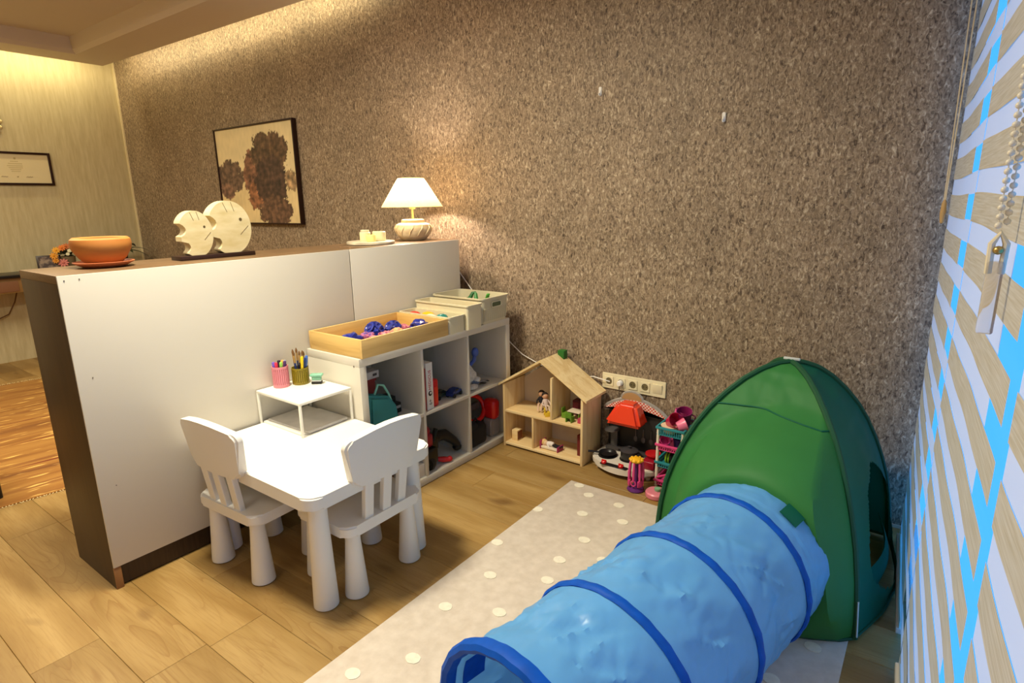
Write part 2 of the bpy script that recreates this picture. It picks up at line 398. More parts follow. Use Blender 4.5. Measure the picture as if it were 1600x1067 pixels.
# roller blinds with alternating tan and sheer white bands
M_tan = mat('tan_blind_weave', (204, 186, 148), 0.6, rgb2=(222, 208, 178), scale=1.0, stretch=(7, 7, 260), transl=0.22, bump=0.1, thr=(0.35, 0.65))
M_sheer = mat('white_sheer_band', (244, 242, 240), 0.6, transl=0.34, alpha=0.96)
PZ, Z0 = 0.1243, 0.667
def blind(label, t0, t1, tan_t1, sheer_t0, sheer_t1, ztop=2.72):
    loc = BP((t0+t1)/2, 0, 0.02)
    r = thing('roller_blind', label, 'blind', loc)
    bm = BM(); bbox(bm, t0, t1, -0.05, 0.03, ztop-0.02, ztop+0.07, 0.006); obj('headrail', bm, M_whitep, r)
    bm = BM(); bbox(bm, t0, tan_t1, -0.009, 0.009, 0.022, 0.045, 0.004); obj('bottom_rail', bm, mat('pale_rail', (216, 206, 190), 0.4), r)
    for k in range(-5, 17):
        zc = Z0+PZ*k
        for nm, dz, a, b, m in (('tan_band', 0, t0, tan_t1, M_tan), ('white_band', PZ/2, sheer_t0, sheer_t1, M_sheer)):
            hb = PZ*(0.285 if nm == 'tan_band' else 0.235); z0, z1 = zc+dz-hb, zc+dz+hb
            z0 = max(z0, 0.03); z1 = min(z1, ztop)
            if z1-z0 < 0.01: continue
            bm = BM(); n = 22; rows = []
            for z in (z0, z1):
                row = []
                for i in range(n+1):
                    t = a+(b-a)*i/n
                    wv = 0.002*math.sin(t*7.3+zc*3.1)+0.0012*math.sin(t*17+zc*9)
                    off = (0.0018 if nm == 'white_band' else 0.0)
                    sag = 0.004*math.sin(t*5.0+zc*2.0)
                    row.append(bm.verts.new(BMAT @ Vector((t, wv*0.6+off, z+sag))))
                rows.append(row)
            for i in range(n): bm.faces.new((rows[0][i], rows[0][i+1], rows[1][i+1], rows[1][i]))
            obj(nm, bm, m, r)
    return r
G1, G2 = 0.93, 1.86
blind('tan and white striped roller blind farthest along the window, next to the brown wall', 0.085, G1, G1-0.17, 0.085, G1-0.01)
blind('tan and white striped roller blind in the middle, behind the beaded chain', G1+0.004, G2-0.035, G2-0.035, G1+0.004, G2-0.20)
blind('tan and white striped roller blind nearest the viewer, cut by the right picture edge', G2+0.028, G2+1.0, G2+1.0, G2+0.028, G2+1.0)
# looped cord with a wooden tassel beside the far blind
r = thing('blind_cord', 'thin looped blind cord with a small wooden tassel, against the brown wall', 'cord', (2.42, -0.16, 1.38))
bm = BM()
for dx in (-0.006, 0.010): tube(bm, [(2.412+dx*1.2, -0.16, 2.78), (2.418+dx*0.9, -0.16, 2.1), (2.421+dx*0.25, -0.16, 1.425)], 0.0026, 6)
obj('cord', bm, mat('cream_cord', (222, 206, 176), 0.7), r)
bm = BM(); lathe(bm, [(0.003, 1.43), (0.008, 1.415), (0.0095, 1.38), (0.006, 1.345), (0.0, 1.34)], 2.4215, -0.16, 10); obj('tassel', bm, mat('tassel_wood', (196, 160, 106), 0.5), r)
# beaded chain with clear weight
CX, CY = 2.506, -1.712
r = thing('bead_chain', 'white beaded pull chain with a clear plastic weight, hanging before the middle blind', 'chain', (CX, CY, 1.25))
bm = BM()
for s in (-1, 1):
    z = 1.40
    while z < 2.70:
        ball(bm, (CX+s*0.005, CY+s*0.002, z+(0.006 if s > 0 else 0)), 0.0052, sub=2); z += 0.0135
    tube(bm, [(CX+s*0.005, CY+s*0.002, 1.40), (CX+s*0.005, CY+s*0.002, 2.72)], 0.0011, 5)
obj('beads', bm, mat('pearl_bead', (228, 220, 200), 0.3), r)
bm = BM(); tube(bm, [(CX-0.008, CY, 1.325), (CX-0.009, CY, 1.372), (CX, CY, 1.388), (CX+0.009, CY, 1.372), (CX+0.008, CY, 1.325)], 0.005, 8); obj('hook_clip', bm, mat('cream_clip', (226, 214, 184), 0.4), r)
bm = BM(); ball(bm, (CX, CY-0.004, 1.362), 0.007, sub=2); obj('brass_bead', bm, mat('brass', (186, 160, 96), 0.3, metallic=0.8), r)
def clear():
    m = bpy.data.materials.new('clear_plastic'); m.use_nodes = True; b = m.node_tree.nodes['Principled BSDF']
    b.inputs['Transmission Weight'].default_value = 0.9; b.inputs['Roughness'].default_value = 0.06; b.inputs['IOR'].default_value = 1.3; b.inputs['Base Color'].default_value = (0.95, 0.9, 0.85, 1); return m
M_clear = clear()
bm = BM(); box(bm, CX-0.011, CX+0.011, CY-0.008, CY+0.008, 1.228, 1.345, 0.004); obj('weight', bm, M_clear, r)

# ------------------------------------------------------------------ partition cabinet
HC, LC, DC, GAP, KP = 1.223, 2.2102, 0.383, 0.1265, 0.093
cab = thing('partition_cabinet', 'long brown cabinet with a plain white back, dividing the room', 'cabinet', (-DC/2, -LC/2, 0))
bm = BM(); box(bm, -DC, -0.004, -LC, -LC+0.026, 0, HC-0.03, 0.0015); obj('end_panel', bm, M_dark, cab)
bm = BM(); box(bm, -DC, -0.004, -GAP-0.026, -GAP, 0, HC-0.03, 0.0015); obj('end_panel', bm, M_dark, cab)
bm = BM(); box(bm, -DC, -0.004, -LC, -GAP, HC-0.03, HC, 0.0015); obj('top_panel', bm, M_darktop, cab)
SEAM = -0.969
bm = BM(); box(bm, -0.004, 0.004, -LC+0.001, SEAM-0.0028, KP, HC-0.001, 0.0012); obj('back_panel', bm, M_white, cab)
bm = BM(); box(bm, -0.004, 0.004, SEAM+0.0028, -GAP, KP, HC-0.001, 0.0012); obj('back_panel', bm, M_white, cab)
bm = BM(); box(bm, -0.03, -0.014, -LC+0.026, -GAP-0.026, 0.006, KP+0.01); box(bm, -DC+0.02, -DC+0.036, -LC+0.026, -GAP-0.026, 0.006, KP+0.01); obj('plinth', bm, M_dark, cab)
bm = BM(); box(bm, -0.004, 0.002, -LC, -LC+0.026, 0, KP-0.001, 0.0008); obj('edge_strip', bm, M_edge, cab, label='light brown edge strip')
bm = BM(); box(bm, -DC+0.004, -DC+0.02, -LC+0.026, -GAP-0.026, 0.08, HC-0.03); obj('front_panel', bm, M_dark, cab)
bm = BM()
for yy, zz in ((-LC+0.02, 1.205), (-LC+0.065, 1.206), (-LC+0.05, 0.85), (-LC+0.06, 0.42)):
    lathe(bm, [(0.0022, 0), (0.0022, 0.0012)], 0, 0, 8, M=Matrix.Translation((0.004, yy, zz)) @ Matrix.Rotation(PI/2, 4, 'Y'))
obj('screw_head', bm, mat('screw_grey', (120, 112, 100), 0.5, metallic=0.4), cab)

# ------------------------------------------------------------------ cube shelf
DS, HS, SY0, SY1 = 0.39, 0.77, -1.2732, -0.135
XS = 0.008
shelf = thing('cube_shelf', 'low white cube shelf with six open compartments, against the white cabinet back', 'shelf', (DS/2, (SY0+SY1)/2, 0))
for a, b in ((SY0, SY0+0.0385), (SY1-0.0385, SY1)):
    bm = BM(); box(bm, XS, DS, a, b, 0.04, HS-0.0385, 0.001); obj('side_panel', bm, M_white, shelf)
bm = BM(); box(bm, XS, DS, SY0, SY1, HS-0.0385, HS, 0.001); obj('top_panel', bm, M_white, shelf)
bm = BM(); box(bm, XS, DS, SY0, SY1, 0.004, 0.0425, 0.001); obj('bottom_panel', bm, M_white, shelf)
DV = (-0.877, -0.520)
for d in DV:
    bm = BM(); box(bm, XS, DS-0.002, d-0.008, d+0.008, 0.04, HS-0.0385, 0.001); obj('divider', bm, M_white, shelf)
ZM0, ZM1 = 0.377, 0.393
for a, b in ((SY0+0.0385, DV[0]-0.008), (DV[0]+0.008, DV[1]-0.008), (DV[1]+0.008, SY1-0.0385)):
    bm = BM(); box(bm, XS, DS-0.002, a, b, ZM0, ZM1, 0.001); obj('middle_shelf', bm, M_white, shelf)
bm = BM(); lathe(bm, [(0.004, 0), (0.004, 0.001)], 0, 0, 8, M=Matrix.Translation((0.352, SY0-0.0002, 0.733)) @ Matrix.Rotation(PI/2, 4, 'X')); obj('screw_cap', bm, mat('screw_grey', (120, 112, 100)), shelf)

# ------------------------------------------------------------------ children's table and chairs
WN = True
TX0, TX1, TY0, TY1, TZ = 0.02, 0.832, -1.878, -1.279, 0.48
tab = thing('kids_table', 'white plastic kids table with thick conical legs, against the cabinet and shelf', 'table', ((TX0+TX1)/2, (TY0+TY1)/2, 0))
bm = BM(); prism(bm, rrect(TX0, TX1, TY0, TY1, 0.055, 6), TZ-0.05, TZ, 'xy', 0.006); obj('tabletop', bm, M_whitep, tab)
def cone_leg(bm, cx, cy, zt, rb, rt):
    return lathe(bm, [(rb-0.006, 0), (rb, 0.005), (rb, 0.012), (rb*0.62+rt*0.38, zt*0.35), (rt*1.02, zt*0.85), (rt, zt)], cx, cy, 28)
for cx, cy in ((0.748, -1.795), (0.748, -1.335), (0.085, -1.795), (0.085, -1.345)):
    bm = BM(); cone_leg(bm, cx, cy, TZ-0.05, 0.046, 0.034); obj('leg', bm, M_whitep, tab)
def chair(label):
    """local frame: backrest on -y side, person faces +y; origin at floor centre of seat"""
    c = thing('kids_chair', label, 'chair', (0, 0, 0), 0, "kids chairs at the white table")
    bm = BM(); prism(bm, rrect(-0.195, 0.195, -0.165, 0.165, 0.045, 6), 0.264, 0.307, 'xy', 0.007); obj('seat', bm, M_whitep, c, world=False)
    for sx in (-1, 1):
        for sy in (-1, 1):
            bm = BM(); cone_leg(bm, sx*0.138, sy*0.118, 0.268, 0.045, 0.028); obj('leg', bm, M_whitep, c, world=False)
    def lean(z): return -0.148 - 0.05*(z-0.30)/0.37
    bm = BM()                                                         # back board: rounded, wider at the top, crowned upper edge, slightly curved in plan
    pts = []
    w0, w1, z0, z1 = 0.158, 0.187, 0.455, 0.648
    def corner(cx, cz, r, a0, a1, n=5):
        return [(cx+r*math.cos(math.radians(a0+(a1-a0)*k/n)), cz+r*math.sin(math.radians(a0+(a1-a0)*k/n))) for k in range(n+1)]
    pts += corner(w0-0.035, z0+0.035, 0.035, -90, -5)
    pts += corner(w1-0.035, z1-0.035, 0.035, 0, 80)
    pts += [(0.07, z1+0.016), (0, z1+0.02), (-0.07, z1+0.016)]
    pts += corner(-w1+0.035, z1-0.035, 0.035, 100, 180)
    pts += corner(-w0+0.035, z0+0.035, 0.035, 185, 270)
    prism(bm, pts, -0.017, 0.017, 'xz', 0.008, 3)
    bmesh.ops.triangulate(bm, faces=[f for f in bm.faces if len(f.verts) > 4])
    bmesh.ops.subdivide_edges(bm, edges=[e for e in bm.edges if e.calc_length() > 0.12], cuts=3, use_grid_fill=True)
    for v in bm.verts: v.co.y += lean(v.co.z) + 0.5*0 - 0.6*(0.0-(v.co.x**2))*1.0
    obj('backrest', bm, M_whitep, c, world=False)
    for sx in (-1, 0, 1):
        bm = BM(); box(bm, sx*0.088-0.022, sx*0.088+0.022, -0.012, 0.012, 0.285, 0.475, 0.004)
        for v in bm.verts: v.co.y += lean(v.co.z) + 0.6*(sx*0.088)**2; v.co.x *= 0.92+0.25*(v.co.z-0.28)
        obj('slat', bm, M_whitep, c, world=False)
    return c
ch1 = chair('white kids chair with its back to the viewer, left of the table near the cabinet')
ch1.location = (0.275, -1.735, 0); ch1.rotation_euler = (0, 0, math.radians(3))
ch2 = dup(ch1, "white kids chair at the right end of the table, before the cube shelf", (0.672, -1.548, 0), math.radians(90))
WN = False
# table riser
r = thing('desk_riser', 'thin white metal riser shelf standing on the kids table', 'riser', (0.17, -1.415, TZ))
M_rm = mat('white_powder_coat', (238, 234, 222), 0.4)
RX0, RX1, RY0, RY1, RZ = 0.010, 0.335, -1.556, -1.284, TZ+0.155
bm = BM(); box(bm, RX0, RX1, RY0, RY1, RZ-0.012, RZ, 0.002); obj('riser_top', bm, M_rm, r)
for cx in (RX0+0.005, RX1-0.005):
    for cy in (RY0+0.005, RY1-0.005):
        bm = BM(); box(bm, cx-0.005, cx+0.005, cy-0.005, cy+0.005, TZ, RZ-0.011, 0.001); obj('leg', bm, M_rm, r)
def paper(name, n, z, label, dx, dy, rz, m):
    bm = BM()
    for k in range(n):
        M = Matrix.Translation((0.168+dx+rnd.uniform(-.002, .002), -1.425+dy+rnd.uniform(-.002, .002), 0)) @ Matrix.Rotation(rz+rnd.uniform(-.006, .006), 4, 'Z')
        box(bm, -0.145, 0.145, -0.105, 0.105, z+k*0.0016, z+k*0.0016+0.0014, M=M)
    return single(name, bm, m, label, 'paper', (0.168+dx, -1.425+dy, z), smooth=False)
paper('paper_stack', 5, TZ+0.0005, 'white paper stack lying at the bottom under the metal riser', 0.0, -0.012, 0.0, mat('white_paper', (240, 236, 226), 0.8))
paper('drawing_pad', 5, TZ+0.009, 'greyish drawing sheets on top of the white paper stack under the riser', 0.012, 0.006, 0.03, mat('grey_sheet', (205, 200, 194), 0.8, var=0.1, scale=12))
# pen cups
def pen_cup(name, label, cx, cy, rad, h, m):
    r = thing(name, label, 'cup', (cx, cy, RZ))
    bm = BM(); lathe(bm, [(0, RZ), (rad*0.97, RZ), (rad, RZ+0.004), (rad, RZ+h*0.16), (rad*0.985, RZ+h*0.16)], cx, cy, 40, closed_top=False)
    lathe(bm, [(rad*0.985, RZ+h*0.9), (rad, RZ+h*0.9), (rad, RZ+h), (rad*0.93, RZ+h), (rad*0.9, RZ+h*0.9), (rad*0.9, RZ+0.006), (0, RZ+0.006)], cx, cy, 40, closed_top=False)
    obj('cup_body', bm, m, r)
    bm = BM(); n = 26
    for k in range(n):
        a = 2*PI*k/n
        box(bm, rad*0.9, rad*1.0, -rad*0.075, rad*0.075, RZ+h*0.15, RZ+h*0.92, M=Matrix.Translation((cx, cy, 0)) @ Matrix.Rotation(a, 4, 'Z'))
    obj('ribs', bm, m, r)
    return r
PC = (0.052, -1.452); OC = (0.085, -1.372)
pen_cup('pink_pen_cup', 'pink slotted pen cup at the left on the metal riser', PC[0], PC[1], 0.036, 0.098, mat('pink_plastic', (222, 138, 148), 0.45))
pen_cup('olive_pen_cup', 'olive slotted pen cup on the riser, right of the pink one', OC[0], OC[1], 0.038, 0.078, mat('olive_plastic', (140, 122, 26), 0.45))
def pen(cx, cy, ang, tilt, l, rad, rgb, label, cap=None, z0=RZ+0.008):
    M = Matrix.Translation((cx, cy, z0)) @ Matrix.Rotation(ang, 4, 'Z') @ Matrix.Rotation(tilt, 4, 'Y')
    r = thing('pen', label, 'pen', (cx, cy, z0))
    bm = BM(); lathe(bm, [(rad*0.5, 0), (rad, 0.006), (rad, l*0.72), (rad*0.95, l*0.73)], 0, 0, 10, M=M); obj('barrel', bm, mat('pen_%d_%d_%d' % rgb, rgb, 0.4), r)
    c = cap or rgb
    bm = BM(); lathe(bm, [(rad*1.1, l*0.72), (rad*1.1, l*0.97), (rad*0.7, l), (0, l)], 0, 0, 10, M=M); obj('cap', bm, mat('pen_%d_%d_%d' % c, c, 0.4), r)
cols = [((120, 90, 190), 'violet felt pen leaning left in the pink cup'), ((36, 18, 40), 'black felt pen at the back of the pink cup'), ((214, 50, 80), 'red felt pen at the front of the pink cup'),
        ((240, 170, 70), 'orange felt pen at the back of the pink cup'), ((150, 200, 90), 'light green felt pen in the pink cup'), ((80, 50, 100), 'dark purple felt pen at the right of the pink cup'), ((150, 160, 190), 'pale grey felt pen leaning right in the pink cup')]
offs = [(-0.7, -0.5), (-0.2, 0.4), (-0.2, -0.7), (0.2, 0.6), (0.35, -0.4), (0.7, 0.1), (0.6, 0.55)]
for (c, lb), (ox, oy) in zip(cols, offs):
    # screen-right is about (0.8,0.6), towards the viewer (0.6,-0.8)
    bx, by = (0.8*ox-0.6*oy)*0.018, (0.6*ox+0.8*oy)*0.018
    pen(PC[0]+bx, PC[1]+by, math.atan2(by, bx), 0.10, 0.112, 0.0065, c, lb)
def brush(cx, cy, ang, tilt, l, rgb, label, fer=(196, 160, 96), tip=(120, 84, 44), rad=0.0035):
    z0 = RZ+0.008; M = Matrix.Translation((cx, cy, z0)) @ Matrix.Rotation(ang, 4, 'Z') @ Matrix.Rotation(tilt, 4, 'Y')
    r = thing('paint_brush', label, 'brush', (cx, cy, z0))
    bm = BM(); lathe(bm, [(rad*0.5, 0), (rad, l*0.5), (rad*1.1, l*0.62)], 0, 0, 8, M=M); obj('handle', bm, mat('brush_%d_%d_%d' % rgb, rgb, 0.4), r)
    bm = BM(); lathe(bm, [(rad*1.15, l*0.62), (rad*1.2, l*0.86)], 0, 0, 8, M=M); obj('ferrule', bm, mat('brass_ferrule', fer, 0.35, metallic=0.5), r)
    bm = BM(); lathe(bm, [(rad*1.2, l*0.86), (rad*1.35, l*0.92), (rad*0.4, l)], 0, 0, 8, M=M); obj('bristles', bm, mat('bristle_%d_%d_%d' % tip, tip, 0.8), r)
bs = [((-0.75, 0.1), 0.155, (40, 52, 110), 'tall tan tipped paint brush at the left of the olive cup'), ((-0.4, 0.5), 0.158, (60, 60, 90), 'tall paint brush at the back of the olive cup'),
      ((-0.45, -0.3), 0.15, (50, 70, 130), 'blue handled paint brush at the front left of the olive cup'), ((0.0, 0.1), 0.145, (44, 24, 34), 'dark handled wide paint brush in the middle of the olive cup'),
      ((0.3, 0.35), 0.146, (200, 150, 100), 'light wooden paint brush right of the middle in the olive cup'), ((0.45, 0.7), 0.14, (150, 90, 110), 'mauve paint brush at the back right of the olive cup')]
for (ox, oy), l, c, lb in bs:
    bx, by = (0.8*ox-0.6*oy)*0.022, (0.6*ox+0.8*oy)*0.022
    brush(OC[0]+bx, OC[1]+by, math.atan2(by, bx), 0.07, l, c, lb, rad=0.0042)
for (ox, oy), l, c, lb in (((0.55, -0.6), 0.128, (238, 206, 30), 'yellow highlighter leaning in the olive cup'), ((0.8, 0.1), 0.125, (70, 110, 190), 'blue marker at the right of the olive cup'), ((0.7, -0.2), 0.118, (36, 60, 120), 'navy marker beside the yellow highlighter')):
    bx, by = (0.8*ox-0.6*oy)*0.02, (0.6*ox+0.8*oy)*0.02
    pen(OC[0]+bx, OC[1]+by, math.atan2(by, bx), 0.16, l, 0.0062, c, lb)
# pencil sharpener
r = thing('pencil_sharpener', 'mint green pencil sharpener with black base, beside the olive cup', 'sharpener', (0.155, -1.335, RZ))
Ms = Matrix.Translation((0.155, -1.335, RZ)) @ Matrix.Rotation(math.radians(40), 4, 'Z')
bm = BM(); box(bm, -0.024, 0.024, -0.013, 0.013, 0.0, 0.014, 0.004, M=Ms); obj('base', bm, mat('black_plastic', (24, 22, 22), 0.35), r)
bm = BM(); box(bm, -0.022, 0.022, -0.012, 0.012, 0.013, 0.019, 0.002, M=Ms); obj('band', bm, mat('silver_band', (200, 204, 200), 0.3), r)
bm = BM(); box(bm, -0.021, 0.021, -0.012, 0.012, 0.019, 0.038, 0.004, M=Ms); box(bm, -0.029, 0.029, -0.016, 0.016, 0.036, 0.048, 0.005, M=Ms); obj('lid', bm, mat('mint_plastic', (128, 186, 156), 0.35), r)

# ------------------------------------------------------------------ wooden tray with wrapped sweets-like toys
TR = (0.020, 0.402, -1.262, -0.690)
tray = thing('wooden_tray', 'shallow birch plywood tray on top of the cube shelf', 'tray', ((TR[0]+TR[1])/2, (TR[2]+TR[3])/2, HS))
wt = 0.012; HT = HS+0.088
bm = BM(); box(bm, TR[1]-wt, TR[1], TR[2], TR[3], HS+0.001, HT, 0.0015); obj('tray_side', bm, M_ply, tray)
bm = BM(); box(bm, TR[0], TR[0]+wt, TR[2], TR[3], HS+0.001, HT, 0.0015); obj('tray_side', bm, M_ply, tray)
M_plyx = wood('birch_plywood_across', (222, 184, 112), (200, 158, 88), axis=0, scale=8)
bm = BM(); box(bm, TR[0]+wt, TR[1]-wt, TR[2], TR[2]+wt, HS+0.001, HT, 0.0015); obj('tray_side', bm, M_plyx, tray)
bm = BM(); box(bm, TR[0]+wt, TR[1]-wt, TR[3]-wt, TR[3], HS+0.001, HT, 0.0015); obj('tray_side', bm, M_plyx, tray)
bm = BM(); box(bm, TR[0]+wt, TR[1]-wt, TR[2]+wt, TR[3]-wt, HS+0.002, HS+0.008); obj('tray_bottom', bm, M_ply, tray)
M_blue = mat('glossy_blue', (44, 60, 170), 0.22, coat=0.5, rgb2=(24, 32, 110), scale=60); M_pinkp = mat('speckled_pink', (226, 140, 150), 0.4, rgb2=(150, 60, 90), scale=70, thr=(0.42, 0.58))
M_peach = mat('speckled_peach', (232, 182, 120), 0.4, rgb2=(220, 120, 110), scale=60, thr=(0.42, 0.58)); M_purp = mat('speckled_purple', (90, 70, 150), 0.35, rgb2=(200, 120, 160), scale=60, thr=(0.42, 0.62))
toys = [(0.21, -1.165, 0.031, M_blue, 'round', 'glossy blue toy piece alone at the left end of the plywood tray'),
        (0.20, -1.06, 0.024, M_purp, 'round', 'purple speckled toy piece between two blue ones in the plywood tray'),
        (0.28, -1.08, 0.024, M_pinkp, 'lump', 'pink speckled toy piece at the front left of the plywood tray'),
        (0.17, -0.985, 0.034, M_blue, 'bow', 'largest glossy blue toy piece in the middle of the plywood tray'),
        (0.26, -0.995, 0.024, M_pinkp, 'lump', 'pink speckled toy piece before the largest blue one in the tray'),
        (0.275, -0.93, 0.028, M_peach, 'lump', 'peach coloured toy piece in the middle front of the tray'),
        (0.20, -0.885, 0.031, M_blue, 'bow', 'glossy blue toy piece with a raised corner, right of the tray middle'),
        (0.235, -0.835, 0.024, M_pinkp, 'lump', 'pink speckled toy piece just right of the corner-tipped blue one in the tray'),
        (0.19, -0.815, 0.022, M_pinkp, 'round', 'pink toy piece at the back, right of the tray middle'),
        (0.27, -0.768, 0.033, M_blue, 'round', 'glossy blue toy piece alone at the right end of the plywood tray')]
for x, yy, s, m, k, lb in toys:
    s *= 1.3; z = 0
    bm = BM()
    ball(bm, (x, yy, z), s, 1.1, 1.25 if k == 'round' else 1.0, 0.8, 3, 0.45)
    if k == 'bow':
        for q in range(3):
            a = q*2.1+0.4
            lathe(bm, [(0.003, 0), (s*0.75, s*0.9), (s*0.5, s*0.95), (0, s*0.5)], 0, 0, 9, M=Matrix.Translation((x, yy, z)) @ Matrix.Rotation(a, 4, 'Z') @ Matrix.Rotation(0.9, 4, 'Y'))
    zmin = min(v.co.z for v in bm.verts); bm.transform(Matrix.Translation((0, 0, HS+0.0085-zmin)))
    single('toy_piece', bm, m, lb, 'toy', (x, yy, HS+0.0085), 'toy pieces in the plywood tray')

# ------------------------------------------------------------------ bins on the shelf
M_cream = mat('cream_plastic', (224, 212, 176), 0.5); M_bbin = mat('beige_plastic', (206, 196, 164), 0.5)
def tub(name, label, x0, x1, y0, y1, z0, z1, m, taper=0.0, wall=0.004, rim=0.006, r=0.012, ribs=False, hole=False):
    t = thing(name, label, 'box', ((x0+x1)/2, (y0+y1)/2, z0))
    bm = BM()
    def ring(off, z, tp): return [bm.verts.new((px, py, z)) for px, py in rrect(x0+tp+off, x1-tp-off, y0+tp+off, y1-tp-off, max(r-off, 0.003), 4)]
    R = [ring(0, z0, taper), ring(0, z1-0.008, 0), ring(-rim, z1-0.008, 0), ring(-rim, z1, 0), ring(wall, z1, 0), ring(wall, z0+0.005, taper)]
    for a, b in zip(R, R[1:]):
        n = len(a)
        for k in range(n): bm.faces.new((a[k], a[(k+1) % n], b[(k+1) % n], b[k]))
    bm.faces.new(list(reversed(R[0]))); bm.faces.new(R[-1])
    if hole:
        zz0, zz1 = z1-0.052, z1-0.030
    obj('tub', bm, m, t)
    if ribs:
        bm = BM(); k = y0+0.02
        while k < y1-0.02:
            lo = taper*0.7; box(bm, x1-lo-0.001, x1-lo+0.0015, k, k+0.003, z0+0.015, z1-0.06,); k += 0.009
        for v in bm.verts: v.co.x += taper*((v.co.z-z0)/(z1-z0)-0.3)
        obj('ribs', bm, m, t)
    if hole:
        ym = (y0+y1)/2
        bm = BM(); prism(bm, rrect(ym-0.042, ym+0.042, z1-0.056, z1-0.030, 0.010, 4), x1-0.006, x1+0.0025, 'yz'); obj('handle_slot', bm, mat('slot_shadow_green', (96, 104, 74), 0.7), t, label='handle slot plate with the dim inside painted on')  # solid plate, the slot's shade is put into its colour
        bm = BM(); tube(bm, [(x1+0.003, py, pz) for py, pz in rrect(ym-0.044, ym+0.044, z1-0.058, z1-0.028, 0.011, 4)], 0.003, 6, closed=True); obj('handle_rim', bm, m, t)
    return t
tub('low_cream_box', 'low cream plastic box, hidden partly behind the plywood tray', 0.030, 0.400, -0.680, -0.555, HS+0.001, HS+0.092, M_cream)
tub('cream_box', 'empty rectangular cream plastic box, middle of the three boxes on the shelf', 0.026, 0.415, -0.548, -0.425, HS+0.001, HS+0.135, M_cream)
tub('beige_bin', 'ribbed beige plastic bin with a handle slot, at the wall end of the shelf', 0.020, 0.402, -0.405, -0.150, HS+0.001, HS+0.150, M_bbin, taper=0.010, r=0.03, ribs=True, hole=True)
for x, yy, s, c, lb in ((0.10, -0.63, (1.5, 1, 0.7), (216, 66, 46), 'red toy at the back of the low cream box'), (0.175, -0.60, (1.7, 0.9, 0.7), (236, 190, 30), 'yellow toy in the low cream box'), (0.30, -0.625, (1.2, 1.3, 0.85), (26, 124, 118), 'teal round toy in the low cream box'), (0.225, -0.635, (1.4, 1.2, 0.6), (232, 226, 196), 'cream toy between the yellow and teal toys')):
    bm = BM(); ball(bm, (x, yy, HS+0.072), 0.026, *s, sub=3, jit=0.08)
    zmin = min(v.co.z for v in bm.verts)
    lathe(bm, [(0.016, HS+0.008), (0.016, HS+0.06)], x, yy, 10)
    single('toy', bm, mat('toy_%d_%d_%d' % c, c, 0.3), lb, 'toy', (x, yy, HS+0.007))
def dino(x, yy, rz, label, c):
    z = HS+0.006
    bm = BM(); M = Matrix.Translation((x, yy, z)) @ Matrix.Rotation(rz, 4, 'Z') @ Matrix.Scale(1.22, 4)
    tube(bm, [M @ Vector(p) for p in ((-0.06, 0, 0.045), (-0.03, 0, 0.06), (0, 0, 0.072), (0.022, 0, 0.095), (0.034, 0, 0.118), (0.05, 0, 0.122))], [0.004, 0.012, 0.019, 0.013, 0.010, 0.005], 8)
    for a in (-0.02, 0.012):
        for b in (-0.011, 0.011): tube(bm, [M @ Vector((a, b, 0.065)), M @ Vector((a, b*1.2, 0.002))], [0.008, 0.005], 6)
    for k in range(4): 
        q = M @ Vector((-0.03+k*0.017, 0, 0.075+k*0.006)); lathe(bm, [(0.005, q.z), (0, q.z+0.014)], q.x, q.y, 5)
    single('toy_dinosaur', bm, mat('dino_%d' % c[0], c, 0.45), label, 'toy', (x, yy, z))
dino(0.17, -0.27, 0.6, 'dark green toy dinosaur at the left in the beige bin', (40, 108, 52))
dino(0.27, -0.29, 2.4, 'green toy dinosaur in the middle of the beige bin', (60, 130, 66))
dino(0.29, -0.235, -0.5, 'bright green toy dinosaur near the handle of the beige bin', (74, 150, 60))

# ------------------------------------------------------------------ things in the shelf compartments
ZU, ZL = ZM1+0.0005, 0.043
# upper left compartment
r = thing('teal_bag', 'teal toy bag with a looped strap, in the upper left compartment', 'bag', (0.33, -1.12, ZU))
bm = BM(); prism(bm, [(-1.222, ZU), (-1.03, ZU), (-1.045, ZU+0.09), (-1.09, ZU+0.150), (-1.215, ZU+0.185)], 0.285, 0.375, 'yz', 0.015, 3); obj('bag_body', bm, mat('teal_fabric', (44, 128, 130), 0.6), r)
bm = BM(); tube(bm, [(0.33, -1.15, ZU+0.165), (0.33, -1.125, ZU+0.210), (0.335, -1.095, ZU+0.20), (0.34, -1.07, ZU+0.15), (0.345, -1.055, ZU+0.095)], 0.006, 8); obj('strap', bm, mat('pale_teal', (130, 196, 180), 0.5), r)
r = thing('red_box', 'dark red box behind the teal bag', 'box', (0.21, -1.15, ZU))
bm = BM(); box(bm, 0.15, 0.265, -1.228, -1.085, ZU, ZU+0.215, 0.002); obj('box_body', bm, mat('dark_red_card', (120, 28, 34), 0.5), r)
bm = BM(); box(bm, 0.145, 0.27, -1.232, -1.08, ZU+0.210, ZU+0.225, 0.002); obj('box_lid', bm, mat('dark_red_card', (120, 28, 34), 0.5), r)
r = thing('grey_card_pack', 'pale grey printed pack lying on the dark red box', 'box', (0.21, -1.13, ZU+0.2255))
bm = BM(); box(bm, 0.15, 0.275, -1.225, -1.065, ZU+0.2255, ZU+0.262, 0.002); obj('pack', bm, mat('grey_card', (176, 172, 172), 0.5, var=0.15, scale=30), r)
bm = BM(); box(bm, 0.2752, 0.2762, -1.16, -1.145, ZU+0.228, ZU+0.26); box(bm, 0.2752, 0.2762, -1.105, -1.08, ZU+0.238, ZU+0.250); obj('print', bm, mat('grey_print', (60, 58, 62), 0.6), r)
r = thing('black_gadget', 'black boxy gadget with silver button panel, right in the upper left compartment', 'toy', (0.21, -0.975, ZU))
